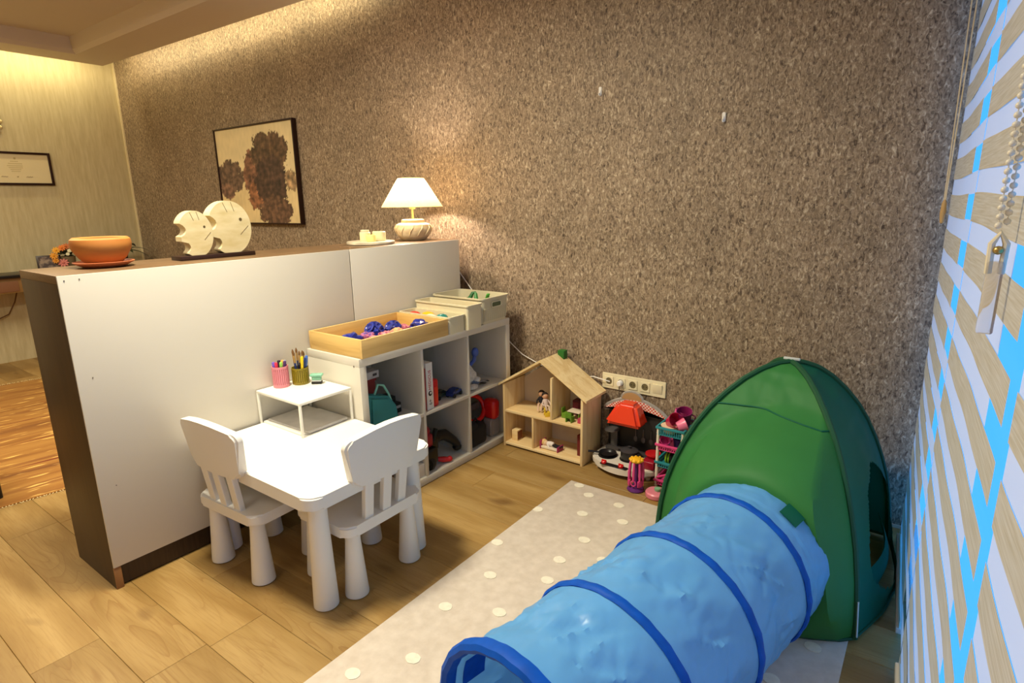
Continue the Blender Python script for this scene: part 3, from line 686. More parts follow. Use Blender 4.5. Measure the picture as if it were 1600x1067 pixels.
bm = BM(); box(bm, 0.15, 0.27, -1.02, -0.925, ZU, ZU+0.055, 0.006); box(bm, 0.16, 0.24, -1.0, -0.935, ZU+0.054, ZU+0.085, 0.005); obj('gadget_body', bm, mat('black_plastic', (24, 22, 22)), r)
bm = BM(); box(bm, 0.271, 0.274, -0.985, -0.935, ZU+0.028, ZU+0.042, 0.001); obj('panel', bm, mat('silver_plastic', (170, 164, 160), 0.3), r)
bm = BM(); ball(bm, (0.272, -1.002, ZU+0.034), 0.008, sub=2); obj('button', bm, mat('silver_plastic', (170, 164, 160)), r)
# upper middle compartment
def book(name, label, y0, y1, h, x0, x1, rgb, cat='book', lean=0.0, z=ZU):
    r = thing(name, label, cat, ((x0+x1)/2, (y0+y1)/2, z)); m = mat('card_%d_%d_%d' % rgb, rgb, 0.45)
    bm = BM(); box(bm, x0, x1, y0, y1, z, z+h, 0.0015)
    for v in bm.verts: v.co.y += lean*(v.co.z-z)
    obj('case', bm, m, r); return r
book('red_book', 'thin dark red book against the divider, left of the white game box', -0.862, -0.842, 0.228, 0.16, 0.37, (140, 20, 28))
g = book('white_game_box', 'white game box standing upright with red lettering on its side', -0.840, -0.792, 0.252, 0.14, 0.372, (226, 222, 214), 'box')
FONT = bpy.data.curves
def text(s, size, M, m, parent, name='lettering', ext=0.0004):
    cu = bpy.data.curves.new(name, 'FONT'); cu.body = s; cu.size = size; cu.extrude = ext; cu.align_x = 'CENTER'; cu.align_y = 'CENTER'; cu.resolution_u = 2
    o = bpy.data.objects.new(name, cu); COL.objects.link(o); dg = bpy.context.evaluated_depsgraph_get(); dg.update()
    me = bpy.data.meshes.new_from_object(o.evaluated_get(dg)); bpy.data.objects.remove(o)
    me.transform(M); me.transform(Matrix.Translation(-origin(parent).location)); me.materials.clear(); me.materials.append(m)
    q = bpy.data.objects.new(name, me); COL.objects.link(q); q.parent = parent; return q
def facing_x(x, yy, z, rot90=True):
    # text on a face looking towards +x, reading upwards
    M = Matrix(((0, 0, 1, x), (1, 0, 0, yy), (0, 1, 0, z), (0, 0, 0, 1)))
    return M @ Matrix.Rotation(PI/2, 4, 'Z') if rot90 else M
text('MEDICUS', 0.026, facing_x(0.3725, -0.816, ZU+0.160), mat('red_ink', (196, 44, 50), 0.5), g)
bm = BM(); lathe(bm, [(0.014, 0), (0.014, 0.0008)], 0, 0, 16, M=Matrix.Translation((0.3723, -0.816, ZU+0.088)) @ Matrix.Rotation(PI/2, 4, 'Y')); obj('emblem', bm, mat('black_ink', (30, 30, 30), 0.5), g, label='small round black emblem')
bm = BM(); lathe(bm, [(0.007, 0), (0.007, 0.0012)], 0, 0, 16, M=Matrix.Translation((0.3723, -0.813, ZU+0.090)) @ Matrix.Rotation(PI/2, 4, 'Y')); obj('emblem_centre', bm, mat('card_226_222_214', (226, 222, 214)), g)
text('6+', 0.03, facing_x(0.3725, -0.816, ZU+0.040), mat('grey_ink', (110, 110, 106), 0.5), g)
r = thing('red_toy_case', 'red plastic toy case right of the white game box', 'toy', (0.29, -0.765, ZU))
bm = BM(); box(bm, 0.22, 0.368, -0.788, -0.745, ZU, ZU+0.15, 0.012, 3); obj('case', bm, mat('red_plastic', (200, 30, 36), 0.3), r)
bm = BM(); box(bm, 0.366, 0.371, -0.780, -0.755, ZU+0.02, ZU+0.11, 0.002); obj('front_plate', bm, mat('bright_red_plastic', (222, 60, 40), 0.3), r)
r = thing('black_pouch', 'black soft pouch standing behind the red toy case', 'bag', (0.25, -0.70, ZU))
bm = BM(); box(bm, 0.14, 0.24, -0.745, -0.675, ZU, ZU+0.185, 0.02, 3); obj('pouch', bm, mat('black_fabric', (26, 24, 26), 0.8), r)
bm = BM(); tube(bm, [(0.245, -0.735, ZU+0.10), (0.247, -0.71, ZU+0.13), (0.245, -0.685, ZU+0.10)], 0.004, 6); obj('loop', bm, mat('black_fabric', (26, 24, 26)), r)
def car(label, cx, cy, rz, rgb, z=ZU):
    r = thing('toy_car', label, 'toy car', (cx, cy, z), 0, 'toy cars in the upper middle compartment')
    M = Matrix.Translation((cx, cy, z)) @ Matrix.Rotation(rz, 4, 'Z')
    bm = BM(); prism(bm, [(-0.055, 0.012), (0.055, 0.012), (0.056, 0.026), (0.03, 0.031), (0.015, 0.046), (-0.02, 0.047), (-0.04, 0.033), (-0.056, 0.029)], -0.022, 0.022, 'xz', 0.004, 2); bm.transform(M)
    obj('car_body', bm, mat('car_%d_%d_%d' % rgb, rgb, 0.25), r)
    bm = BM(); prism(bm, [(0.013, 0.033), (0.013, 0.043), (-0.017, 0.044), (-0.03, 0.033)], -0.0228, 0.0228, 'xz'); bm.transform(M); obj('windows', bm, mat('dark_window', (20, 24, 30), 0.15), r)
    for a in (-0.034, 0.034):
        for b in (-0.023, 0.023):
            bm = BM(); lathe(bm, [(0.0, -0.004), (0.011, -0.004), (0.0115, 0), (0.011, 0.004), (0.005, 0.0045), (0, 0.003)], 0, 0, 14, M=M @ Matrix.Translation((a, b, 0.0115)) @ Matrix.Rotation(PI/2, 4, 'X'), closed_top=False); obj('wheel', bm, mat('tyre', (26, 26, 26), 0.6), r)
car('dark green toy car, left one of the two in the upper middle compartment', 0.29, -0.655, PI/2, (40, 54, 46))
car('blue toy car in the upper middle compartment, nearer the right divider', 0.325, -0.580, PI/2+0.2, (34, 50, 110))
# upper right compartment
r = thing('plush_toy', 'white fluffy plush toy lying in the upper right compartment', 'toy', (0.27, -0.45, ZU))
M_pl = mat('white_plush', (206, 202, 196), 0.9, var=0.2, scale=60, bump=0.8)
bm = BM(); ball(bm, (0.285, -0.425, ZU+0.068), 0.066, 0.9, 0.85, 1.0, 3, 0.25); obj('body', bm, M_pl, r)
bm = BM(); ball(bm, (0.350, -0.445, ZU+0.018), 0.02, 1.1, 1.9, 0.85, 3, 0.2); obj('paw', bm, M_pl, r)
bm = BM(); ball(bm, (0.335, -0.395, ZU+0.05), 0.02, 1.2, 1.2, 0.9, 3, 0.2); obj('paw', bm, M_pl, r)
bm = BM(); tube(bm, [(0.325, -0.43, ZU+0.035), (0.345, -0.40, ZU+0.034), (0.325, -0.365, ZU+0.022)], [0.016, 0.014, 0.01], 8); obj('blue_foot', bm, mat('slate_blue_fabric', (88, 102, 128), 0.8), r, label='slate blue foot')
r = thing('toy_robot', 'grey and blue toy robot standing in the upper right compartment', 'toy', (0.20, -0.32, ZU))
bm = BM(); box(bm, 0.17, 0.22, -0.385, -0.315, ZU+0.05, ZU+0.12, 0.008); obj('torso', bm, mat('grey_plastic', (176, 172, 168), 0.4), r)
bm = BM(); box(bm, 0.17, 0.21, -0.375, -0.35, ZU, ZU+0.055, 0.005); obj('leg', bm, mat('dark_grey_plastic', (80, 76, 76), 0.4), r)
bm = BM(); box(bm, 0.17, 0.21, -0.345, -0.32, ZU, ZU+0.055, 0.005); obj('leg', bm, mat('dark_grey_plastic', (80, 76, 76)), r)
bm = BM(); tube(bm, [(0.21, -0.31, ZU+0.09), (0.23, -0.285, ZU+0.12), (0.225, -0.27, ZU+0.15)], [0.012, 0.013, 0.012], 8); ball(bm, (0.225, -0.268, ZU+0.168), 0.026, 0.8, 1, 1.2, 2); obj('raised_arm', bm, mat('toy_blue', (84, 108, 186), 0.3), r, label='raised blue arm')
bm = BM(); ball(bm, (0.19, -0.36, ZU+0.14), 0.022, sub=2); obj('head', bm, mat('dark_grey_plastic', (80, 76, 76)), r)
r = thing('toy_plane', 'flat dark grey toy plane lying before the robot', 'toy', (0.31, -0.34, ZU))
bm = BM(); tube(bm, [(0.30, -0.40, ZU+0.012), (0.31, -0.34, ZU+0.014), (0.32, -0.27, ZU+0.012)], [0.006, 0.012, 0.005], 8); obj('fuselage', bm, mat('plane_grey', (140, 134, 132), 0.4), r)
bm = BM(); box(bm, 0.265, 0.355, -0.35, -0.325, ZU+0.010, ZU+0.014, 0.001); box(bm, 0.30, 0.34, -0.29, -0.277, ZU+0.010, ZU+0.013, 0.001); obj('wings', bm, mat('plane_dark', (50, 44, 40), 0.4), r)
# lower left compartment
book('patterned_box', 'small dark box with white print, seen between the slats of the right chair', -1.16, -1.09, 0.09, 0.24, 0.36, (60, 22, 24), 'box', z=ZL)
bx = [o for o in COL.objects if o.name == 'patterned_box'][0]
bm = BM()
for k in range(7): box(bm, 0.3605, 0.3612, -1.155+0.009*k, -1.150+0.009*k, ZL+0.04+0.012*(k % 3), ZL+0.052+0.012*(k % 3))
obj('print', bm, mat('white_print', (200, 196, 190), 0.5), bx)
book('maroon_book', 'maroon book leaning in the lower left compartment', -0.935, -0.905, 0.22, 0.15, 0.34, (110, 44, 46), z=ZL+0.075)
book('white_carton', 'white printed carton lying at the bottom of the lower left compartment', -0.97, -0.888, 0.072, 0.12, 0.375, (214, 206, 196), 'box', z=ZL)
# lower middle compartment: black toy loader and red toy parts
M_blk = mat('black_plastic_toy', (18, 17, 18), 0.35)
r = thing('black_toy_truck', 'black toy loader truck sprawling in the lower middle compartment', 'toy', (0.28, -0.72, ZL))
bm = BM(); box(bm, 0.20, 0.365, -0.848, -0.765, ZL+0.03, ZL+0.12, 0.012); box(bm, 0.20, 0.32, -0.80, -0.71, ZL+0.075, ZL+0.15, 0.014); obj('chassis', bm, M_blk, r)
bm = BM(); tube(bm, [(0.29, -0.76, ZL+0.115), (0.28, -0.69, ZL+0.135), (0.29, -0.64, ZL+0.13), (0.31, -0.59, ZL+0.085), (0.325, -0.565, ZL+0.05)], [0.03, 0.034, 0.032, 0.026, 0.02], 10); obj('boom', bm, M_blk, r)
bm = BM(); ball(bm, (0.315, -0.562, ZL+0.035), 0.026, 1, 1.1, 0.9, 2); obj('grab', bm, M_blk, r)
for cx, cy in ((0.345, -0.825), (0.2, -0.835), (0.2, -0.72)):
    bm = BM(); lathe(bm, [(0.012, -0.018), (0.036, -0.018), (0.040, 0), (0.036, 0.018), (0.012, 0.018)], 0, 0, 18, M=Matrix.Translation((cx, cy, ZL+0.0395)) @ Matrix.Rotation(0.3, 4, 'Z') @ Matrix.Rotation(PI/2, 4, 'X')); obj('wheel', bm, mat('tyre', (26, 26, 26)), r)
bm = BM(); lathe(bm, [(0.012, -0.003), (0.014, 0.003)], 0, 0, 12, M=Matrix.Translation((0.318, -0.545, ZL+0.055)) @ Matrix.Rotation(0.8, 4, 'Y')); obj('hub', bm, mat('silver_plastic', (170, 164, 160)), r)
r = thing('red_toy_cab', 'dark red toy cab at the left of the lower middle compartment', 'toy', (0.15, -0.80, ZL+0.145))
bm = BM(); box(bm, 0.25, 0.345, -0.862, -0.775, ZL+0.1205, ZL+0.20, 0.02, 3); ball(bm, (0.29, -0.81, ZL+0.205), 0.045, 1, 1, 0.8, 2); obj('cab', bm, mat('crimson_plastic', (150, 24, 44), 0.3), r)
bm = BM(); tube(bm, [(0.325, -0.77, ZL+0.14), (0.325, -0.755, ZL+0.17), (0.32, -0.735, ZL+0.205)], 0.013, 8); obj('mirror', bm, M_blk, r)
r = thing('red_toy_claw', 'red toy claw lying on the bottom of the lower middle compartment', 'toy', (0.35, -0.72, ZL))
bm = BM(); tube(bm, [(0.325, -0.745, ZL+0.03), (0.35, -0.715, ZL+0.022), (0.365, -0.69, ZL+0.018)], [0.012, 0.017, 0.014], 10); obj('arm', bm, mat('red_plastic', (200, 30, 36)), r)
bm = BM(); ball(bm, (0.366, -0.684, ZL+0.019), 0.017, sub=2); obj('tip', bm, mat('red_plastic', (200, 30, 36)), r)
# lower right compartment: black bag, red steering wheel toy, red case
r = thing('black_toy_bag', 'black bulky bag at the left in the lower right compartment', 'bag', (0.33, -0.43, ZL))
bm = BM(); box(bm, 0.285, 0.375, -0.505, -0.345, ZL, ZL+0.135, 0.03, 4); box(bm, 0.30, 0.37, -0.505, -0.42, ZL+0.09, ZL+0.155, 0.025, 3); obj('bag_body', bm, mat('black_fabric', (26, 24, 26)), r)
bm = BM(); tube(bm, [(0.335, -0.44, ZL+0.145), (0.335, -0.415, ZL+0.165), (0.335, -0.385, ZL+0.13)], 0.006, 8); obj('handle', bm, mat('black_fabric', (26, 24, 26)), r)
r = thing('toy_steering_console', 'red round toy steering wheel behind the black bag', 'toy', (0.12, -0.36, ZL))
M_red = mat('shiny_red', (214, 26, 26), 0.25, coat=0.4)
cw = Vector((0.27, -0.355, ZL+0.195))
bm = BM(); tube(bm, [cw+Vector((-0.03*math.sin(a), 0.095*math.cos(a), 0.072*math.sin(a))) for a in [2*PI*k/28 for k in range(28)]], 0.014, 10, closed=True); obj('rim', bm, M_red, r)
bm = BM(); box(bm, 0.235, 0.262, -0.43, -0.28, ZL+0.175, ZL+0.215, 0.005); tube(bm, [(0.20, -0.34, ZL), (0.24, -0.355, ZL+0.20)], 0.02, 10); obj('hub_column', bm, mat('dark_grey_plastic', (80, 76, 76)), r)
r = thing('red_toy_shell', 'glossy red plastic toy shell at the right in the lower right compartment', 'toy', (0.32, -0.24, ZL))
bm = BM(); box(bm, 0.27, 0.365, -0.275, -0.20, ZL+0.105, ZL+0.235, 0.03, 4); obj('shell', bm, M_red, r)
bm = BM(); prism(bm, rrect(-0.285, -0.195, ZL, ZL+0.115, 0.02, 3), 0.285, 0.35, 'yz', 0.008); obj('base', bm, mat('translucent_grey', (150, 138, 132), 0.3), r)

# ------------------------------------------------------------------ things on the cabinet
ZC = HC+0.0005
# table lamp
LX, LY = -0.215, -0.295
lamp = thing('table_lamp', 'lit table lamp with carved white base and cone shade, at the cabinet wall end', 'lamp', (LX, LY, ZC))
M_cer = mat('carved_ceramic', (232, 216, 180), 0.55, rgb2=(206, 184, 140), scale=26, bump=0.6)
bm = BM(); lathe(bm, [(0.060, ZC), (0.078, ZC+0.006), (0.100, ZC+0.035), (0.111, ZC+0.062), (0.112, ZC+0.078), (0.104, ZC+0.095), (0.082, ZC+0.104), (0.072, ZC+0.106), (0.070, ZC+0.122), (0.060, ZC+0.127), (0, ZC+0.127)], LX, LY, 40); obj('base', bm, M_cer, lamp)
bm = BM(); n = 12
for k in range(n):
    a = 2*PI*k/n
    pts = [(LX+rr*math.cos(a+da), LY+rr*math.sin(a+da), ZC+zz) for rr, da, zz in ((0.097, 0, 0.030), (0.1105, 0.10, 0.055), (0.1135, 0.24, 0.076), (0.104, 0.30, 0.094))]
    tube(bm, pts, [0.002, 0.0045, 0.0045, 0.002], 6)
obj('carving', bm, M_cer, lamp)
bm = BM(); lathe(bm, [(0.007, ZC+0.125), (0.007, ZC+0.185), (0.018, ZC+0.187), (0.022, ZC+0.205), (0.016, ZC+0.23)], LX, LY, 16); obj('stem', bm, mat('cream_brass', (236, 214, 150), 0.35), lamp)
def shade_mat():
    m = bpy.data.materials.new('lamp_shade_fabric'); m.use_nodes = True; N = m.node_tree.nodes; L = m.node_tree.links
    N.remove(N['Principled BSDF']); d = N.new('ShaderNodeBsdfDiffuse'); t = N.new('ShaderNodeBsdfTranslucent'); mx = N.new('ShaderNodeMixShader'); mx.inputs[0].default_value = 0.5
    tc = N.new('ShaderNodeTexCoord'); nz = N.new('ShaderNodeTexNoise'); nz.inputs['Scale'].default_value = 120; L.new(tc.outputs['Object'], nz.inputs['Vector'])
    cr = N.new('ShaderNodeValToRGB'); cr.color_ramp.elements[0].color = (*lin((186, 164, 118)), 1); cr.color_ramp.elements[1].color = (*lin((204, 184, 140)), 1); L.new(nz.outputs[0], cr.inputs[0])
    L.new(cr.outputs[0], d.inputs[0]); L.new(cr.outputs[0], t.inputs[0]); L.new(d.outputs[0], mx.inputs[1]); L.new(t.outputs[0], mx.inputs[2]); L.new(mx.outputs[0], N['Material Output'].inputs[0]); return m
bm = BM(); lathe(bm, [(0.183, ZC+0.199), (0.184, ZC+0.203), (0.079, ZC+0.368), (0.077, ZC+0.369)], LX, LY, 48, closed_top=False); obj('lamp_shade', bm, shade_mat(), lamp)
bm = BM()
for z, rr in ((ZC+0.2, 0.183), (ZC+0.368, 0.078)): tube(bm, [(LX+rr*math.cos(2*PI*k/40), LY+rr*math.sin(2*PI*k/40), z) for k in range(40)], 0.0022, 6, closed=True)
for k in range(3): tube(bm, [(LX, LY, ZC+0.335), (LX+0.077*math.cos(k*2.1), LY+0.077*math.sin(k*2.1), ZC+0.366)], 0.0016, 5)
obj('shade_wire', bm, mat('cream_brass', (236, 214, 150)), lamp)
def bulb_mat():
    m = bpy.data.materials.new('lit_bulb'); m.use_nodes = True; N = m.node_tree.nodes; b = N['Principled BSDF']; b.inputs['Emission Color'].default_value = (1, 0.82, 0.66, 1); b.inputs['Emission Strength'].default_value = 640; return m
bm = BM(); ball(bm, (LX, LY, ZC+0.288), 0.027, 1, 1, 1.15, 2); obj('bulb', bm, bulb_mat(), lamp)
# white lamp cord down to the socket strip
r = thing('lamp_cord', 'white lamp cord running down the wall to the socket strip', 'cord', (0.3, -0.02, 0.6))
bm = BM(); tube(bm, [(-0.15, -0.10, 1.20), (-0.115, -0.06, 1.12), (-0.092, -0.02, 1.004), (-0.004, -0.018, 0.905), (0.15, -0.018, 0.745), (0.308, -0.02, 0.585), (0.40, -0.02, 0.52), (0.463, -0.016, 0.495), (0.62, -0.012, 0.440), (0.80, -0.012, 0.435), (0.90, -0.02, 0.458), (0.965, -0.035, 0.456), (1.005, -0.02, 0.445)], 0.0032, 8); obj('cable', bm, M_whitep, r)
# stone plate with candles
r = thing('marble_plate', 'round marble plate on the cabinet, left of the lamp', 'plate', (-0.205, -0.645, ZC))
M_mar = mat('pale_marble', (232, 220, 190), 0.3, rgb2=(190, 176, 150), scale=14)
bm = BM(); lathe(bm, [(0.125, ZC), (0.135, ZC+0.003), (0.135, ZC+0.014), (0.131, ZC+0.016), (0, ZC+0.016)], -0.205, -0.645, 40); obj('plate', bm, M_mar, r)
bm = BM()
for k in range(3): lathe(bm, [(0.012, ZC-0.0003), (0.012, ZC+0.001)], -0.205+0.09*math.cos(k*2.1), -0.645+0.09*math.sin(k*2.1), 10)
obj('felt_pad', bm, mat('felt', (90, 80, 60), 0.9), r)
M_wax = mat('cream_wax', (240, 228, 180), 0.5)
def jar(name, label, cx, cy, rad, h, m, lid):
    z = ZC+0.0165; r = thing(name, label, 'candle', (cx, cy, z))
    bm = BM(); lathe(bm, [(rad*0.94, z), (rad, z+0.004), (rad, z+h-0.003), (rad*0.92, z+h), (rad*0.88, z+h-0.006), (0, z+h-0.006)], cx, cy, 24); obj('jar', bm, m, r)
    if lid: bm = BM(); lathe(bm, [(rad*0.75, z+h-0.002), (rad*0.8, z+h+0.004), (rad*0.8, z+h+0.012), (0, z+h+0.013)], cx, cy, 24); obj('lid', bm, mat('pale_lid', (226, 214, 180), 0.4), r)
    else: bm = BM(); tube(bm, [(cx, cy, z+h-0.008), (cx+0.001, cy, z+h+0.003)], 0.0012, 5); obj('wick', bm, mat('wick', (60, 50, 40), 0.9), r)
jar('candle', 'small yellowish candle at the front left on the marble plate', -0.155, -0.685, 0.026, 0.038, mat('yellow_wax', (240, 224, 140), 0.4), False)
jar('candle', 'large white ribbed candle at the right on the marble plate', -0.185, -0.600, 0.037, 0.052, M_wax, False)
jar('candle', 'lidded candle jar at the back of the marble plate', -0.235, -0.660, 0.030, 0.050, M_wax, True)
# fish sculpture
M_trav = mat('travertine', (224, 208, 166), 0.6, rgb2=(202, 182, 130), scale=9, stretch=(1, 1, 3), bump=0.15)
fs = thing('fish_sculpture', 'two pale stone fish standing on a dark wooden base on the cabinet', 'sculpture', (-0.19, -1.55, ZC))
bm = BM(); box(bm, -0.238, -0.152, -1.722, -1.385, ZC, ZC+0.018, 0.0015); obj('base', bm, mat('black_brown_wood', (48, 28, 20), 0.4, var=0.3, scale=20, stretch=(1, .1, 1)), fs)
def fish(yc, zc, ry, rz, x0, x1):
    zb = ZC+0.0182; pts = []
    n = 64
    bites = [(yc-ry*0.88, zc+rz*0.18, rz*0.25), (yc-ry*0.74, zc-rz*0.56, rz*0.26)]
    for k in range(n):
        a = 2*PI*k/n - PI/2
        py, pz = yc+ry*math.cos(a), zc+rz*math.sin(a)
        if pz < zb: pz = zb; py = yc+(py-yc)*1.0
        # tail side cut almost straight
        if py < yc-ry*0.86: py = yc-ry*0.86-(0.0)
        for by, bz, br in bites:
            d = Vector((py-by, pz-bz))
            if d.length < br and d.length > 1e-5:
                dd = math.sqrt(max(br*br-(pz-bz)**2, 0)); py = max(py, by+dd)
        pts.append((py, pz))
    # remove duplicates
    out = []
    for p in pts:
        if not out or (Vector(p)-Vector(out[-1])).length > 0.0012: out.append(p)
    if (Vector(out[0])-Vector(out[-1])).length < 0.0012: out.pop()
    bm = BM(); prism(bm, out, x0, x1, 'yz'); f = obj('fish', bm, M_trav, fs)
    bm = BM(); lathe(bm, [(ry*0.07, 0), (ry*0.07, 0.0016)], 0, 0, 14, M=Matrix.Translation((x1-0.0008, yc+ry*0.52, zc+rz*0.30)) @ Matrix.Rotation(PI/2, 4, 'Y')); obj('eye', bm, mat('eye_hole', (96, 78, 44), 0.8), f)
    for (ya, za, yb, zb2) in ((-0.22, 0.93, -0.05, 0.58), (0.15, 0.95, 0.27, 0.60), (0.45, -0.27, 0.86, 0.05)):
        bm = BM(); tube(bm, [(x1, yc+ry*ya, zc+rz*za), (x1, yc+ry*yb, zc+rz*zb2)], 0.0011, 5); obj('groove', bm, mat('groove_brown', (110, 90, 50), 0.8), f)
fish(-1.637, ZC+0.108, 0.074, 0.098, -0.220, -0.168)
fish(-1.482, ZC+0.128, 0.101, 0.118, -0.226, -0.170)
# terracotta bowl on saucer
BX, BY = -0.21, -1.985
M_ter = mat('terracotta', (200, 132, 60), 0.65, rgb2=(184, 112, 52), scale=8, stretch=(1, 1, 4))
bm = BM(); lathe(bm, [(0.066, ZC), (0.072, ZC+0.002), (0.100, ZC+0.017), (0.103, ZC+0.021), (0.099, ZC+0.022), (0.072, ZC+0.009), (0, ZC+0.008)], BX, BY, 40)
single('terracotta_saucer', bm, mat('terracotta_saucer', (186, 106, 64), 0.65, var=0.1, scale=8), 'terracotta saucer under the orange clay bowl on the cabinet', 'saucer', (BX, BY, ZC))
zb = ZC+0.0085
bm = BM(); lathe(bm, [(0.054, zb), (0.058, zb+0.003), (0.080, zb+0.029), (0.098, zb+0.060), (0.102, zb+0.082), (0.099, zb+0.098), (0.090, zb+0.105), (0.082, zb+0.101), (0.086, zb+0.08), (0.07, zb+0.03), (0, zb+0.015)], BX, BY, 44)
single('clay_bowl', bm, M_ter, 'orange terracotta clay bowl near the free end of the cabinet', 'bowl', (BX, BY, zb))

# ------------------------------------------------------------------ dark wall: painting, hooks, socket strip
PX0, PX1, PZ0, PZ1 = -2.895, -1.725, 1.290, 2.097
pt = thing('framed_painting', 'large dark framed painting of trees by water on the brown wall', 'painting', ((PX0+PX1)/2, 0, PZ0))
M_fr = mat('dark_frame', (44, 22, 14), 0.4, spec=0.3)
for a in ((PX0, PX0+0.012, PZ0, PZ1), (PX1-0.012, PX1, PZ0, PZ1), (PX0+0.012, PX1-0.012, PZ0, PZ0+0.012), (PX0+0.012, PX1-0.012, PZ1-0.012, PZ1)):
    bm = BM(); box(bm, a[0], a[1], -0.040, -0.001, a[2], a[3], 0.001); obj('frame_bar', bm, M_fr, pt)
def canvas():
    nx, nz = 150, 104; me = bpy.data.meshes.new('canvas'); vs = []; fc = []; cols = []
    x0, x1, z0, z1 = PX0+0.011, PX1-0.011, PZ0+0.011, PZ1-0.011
    loc = pt.location
    def blob(u, v, cu, cv, ru, rv, k=0.35, f=9):
        n = noise.noise(Vector((u*f, v*f, cu*7)))*k + noise.noise(Vector((u*f*2.7, v*f*2.7, cv*9)))*k*0.8 + noise.noise(Vector((u*70, v*50, cv*5)))*0.35
        return ((u-cu)/ru)**2+((v-cv)/rv)**2 < 1+n
    for j in range(nz+1):
        for i in range(nx+1):
            u, v = i/nx, 1-j/nz
            vs.append((x0+(x1-x0)*u-loc.x, -0.028-loc.y, z0+(z1-z0)*j/nz-loc.z))
            n1 = noise.noise(Vector((u*5, v*7, 3.3))); n2 = noise.noise(Vector((u*40, v*14, 8.1))); n3 = noise.noise(Vector((u*26, v*26, 1.7)))
            c = Vector((226, 206, 158))*(1+0.05*n1+0.03*n2)
            if v > 0.55: c = Vector((222, 198, 146))*(1+0.06*n1+0.05*n2)
            d = None
            if blob(u, v, 0.14, 0.50, 0.21, 0.17, 0.5, 12) or (0.0 < u < 0.27 and 0.44 < v < 0.62+0.06*n1): d = Vector((104, 82, 66))
            if blob(u, v, 0.09, 0.66, 0.09, 0.09, 0.5, 12): d = Vector((122, 92, 74))
            if blob(u, v, 0.44, 0.50, 0.11, 0.24, 0.5, 12): d = Vector((124, 86, 64))
            if blob(u, v, 0.48, 0.72, 0.10, 0.16, 0.5, 12): d = Vector((138, 92, 62))
            if blob(u, v, 0.69, 0.30, 0.22, 0.22, 0.45, 11) or blob(u, v, 0.62, 0.17, 0.09, 0.09, 0.4, 14): d = Vector((92, 70, 50))
            if blob(u, v, 0.80, 0.27, 0.12, 0.15, 0.4, 12): d = Vector((88, 66, 46))
            if blob(u, v, 0.68, 0.60, 0.20, 0.28, 0.35, 10): d = Vector((76, 56, 44))
            if blob(u, v, 0.70, 0.88, 0.20, 0.16, 0.4, 11): d = Vector((98, 72, 54))
            if blob(u, v, 0.93, 0.58, 0.075, 0.10, 0.6, 13): d = Vector((150, 122, 88))
            if d is not None: c = d*(1+0.45*n3+0.25*n2+0.2*noise.noise(Vector((u*60, v*60, 5))))
            cols.append((*[max(0, q) for q in lin(tuple(max(0, min(255, q)) for q in c))], 1))
    for j in range(nz):
        for i in range(nx):
            a = j*(nx+1)+i; fc.append((a, a+1, a+nx+2, a+nx+1))
    me.from_pydata(vs, [], fc)
    ca = me.color_attributes.new('print', 'FLOAT_COLOR', 'POINT'); ca.data.foreach_set('color', [q for c in cols for q in c])
    m = bpy.data.materials.new('painted_canvas'); m.use_nodes = True; N = m.node_tree.nodes
    at = N.new('ShaderNodeAttribute'); at.attribute_name = 'print'; m.node_tree.links.new(at.outputs['Color'], N['Principled BSDF'].inputs['Base Color']); N['Principled BSDF'].inputs['Roughness'].default_value = 0.6
    me.materials.append(m); o = bpy.data.objects.new('canvas', me); COL.objects.link(o); o.parent = pt
canvas()
bm = BM(); box(bm, PX0+0.01, PX1-0.01, -0.026, -0.002, PZ0+0.01, PZ1-0.01); obj('backing', bm, M_fr, pt)
for x, z, lb in ((0.901, 1.994, 'small white adhesive hook on the brown wall, left and higher of two'), (1.543, 1.811, 'small white adhesive hook on the brown wall, right and lower of two')):
    r = thing('wall_hook', lb, 'hook', (x, 0, z-0.02))
    bm = BM(); prism(bm, rrect(x-0.008, x+0.008, z-0.022, z+0.022, 0.007, 4), -0.004, -0.0003, 'xz'); obj('plate', bm, M_whitep, r)
    bm = BM(); tube(bm, [(x, -0.003, z+0.004), (x, -0.008, z-0.012), (x, -0.014, z-0.018), (x, -0.018, z-0.010)], 0.004, 8); obj('prong', bm, M_whitep, r)
SX0, SZ1, SW, SH = 0.9533, 0.4906, 0.3774, 0.0893
ss = thing('socket_strip', 'cream five-gang wall socket strip with a light switch at its right end', 'socket', (SX0+SW/2, 0, SZ1-SH))
M_sock = mat('cream_socket_plastic', (228, 216, 180), 0.4); M_hole = mat('socket_recess_shade', (112, 100, 68), 0.5)  # recess bottoms: shade put into a darker colour
bm = BM(); prism(bm, rrect(SX0, SX0+SW, SZ1-SH, SZ1, 0.004, 3), -0.010, -0.0005, 'xz', 0.002); obj('cover_plate', bm, M_sock, ss)
def holed_insert(cx, cz):
    bm = BM(); n = 32; R0, R1, R2 = [], [], []; RB = []
    for k in range(n):
        a = 2*PI*k/n+PI/4; c, q = math.cos(a), math.sin(a); m_ = 0.0265/max(abs(c), abs(q))
        R0.append(bm.verts.new((cx+c*m_, -0.0095, cz+q*m_))); R1.append(bm.verts.new((cx+c*m_, -0.0140, cz+q*m_)))
        R2.append(bm.verts.new((cx+c*0.0198, -0.0140, cz+q*0.0198))); RB.append(bm.verts.new((cx+c*0.0196, -0.0106, cz+q*0.0196)))
    for A_, B_ in ((R0, R1), (R1, R2), (R2, RB)):
        for k in range(n): bm.faces.new((A_[k], A_[(k+1) % n], B_[(k+1) % n], B_[k]))
    return bm
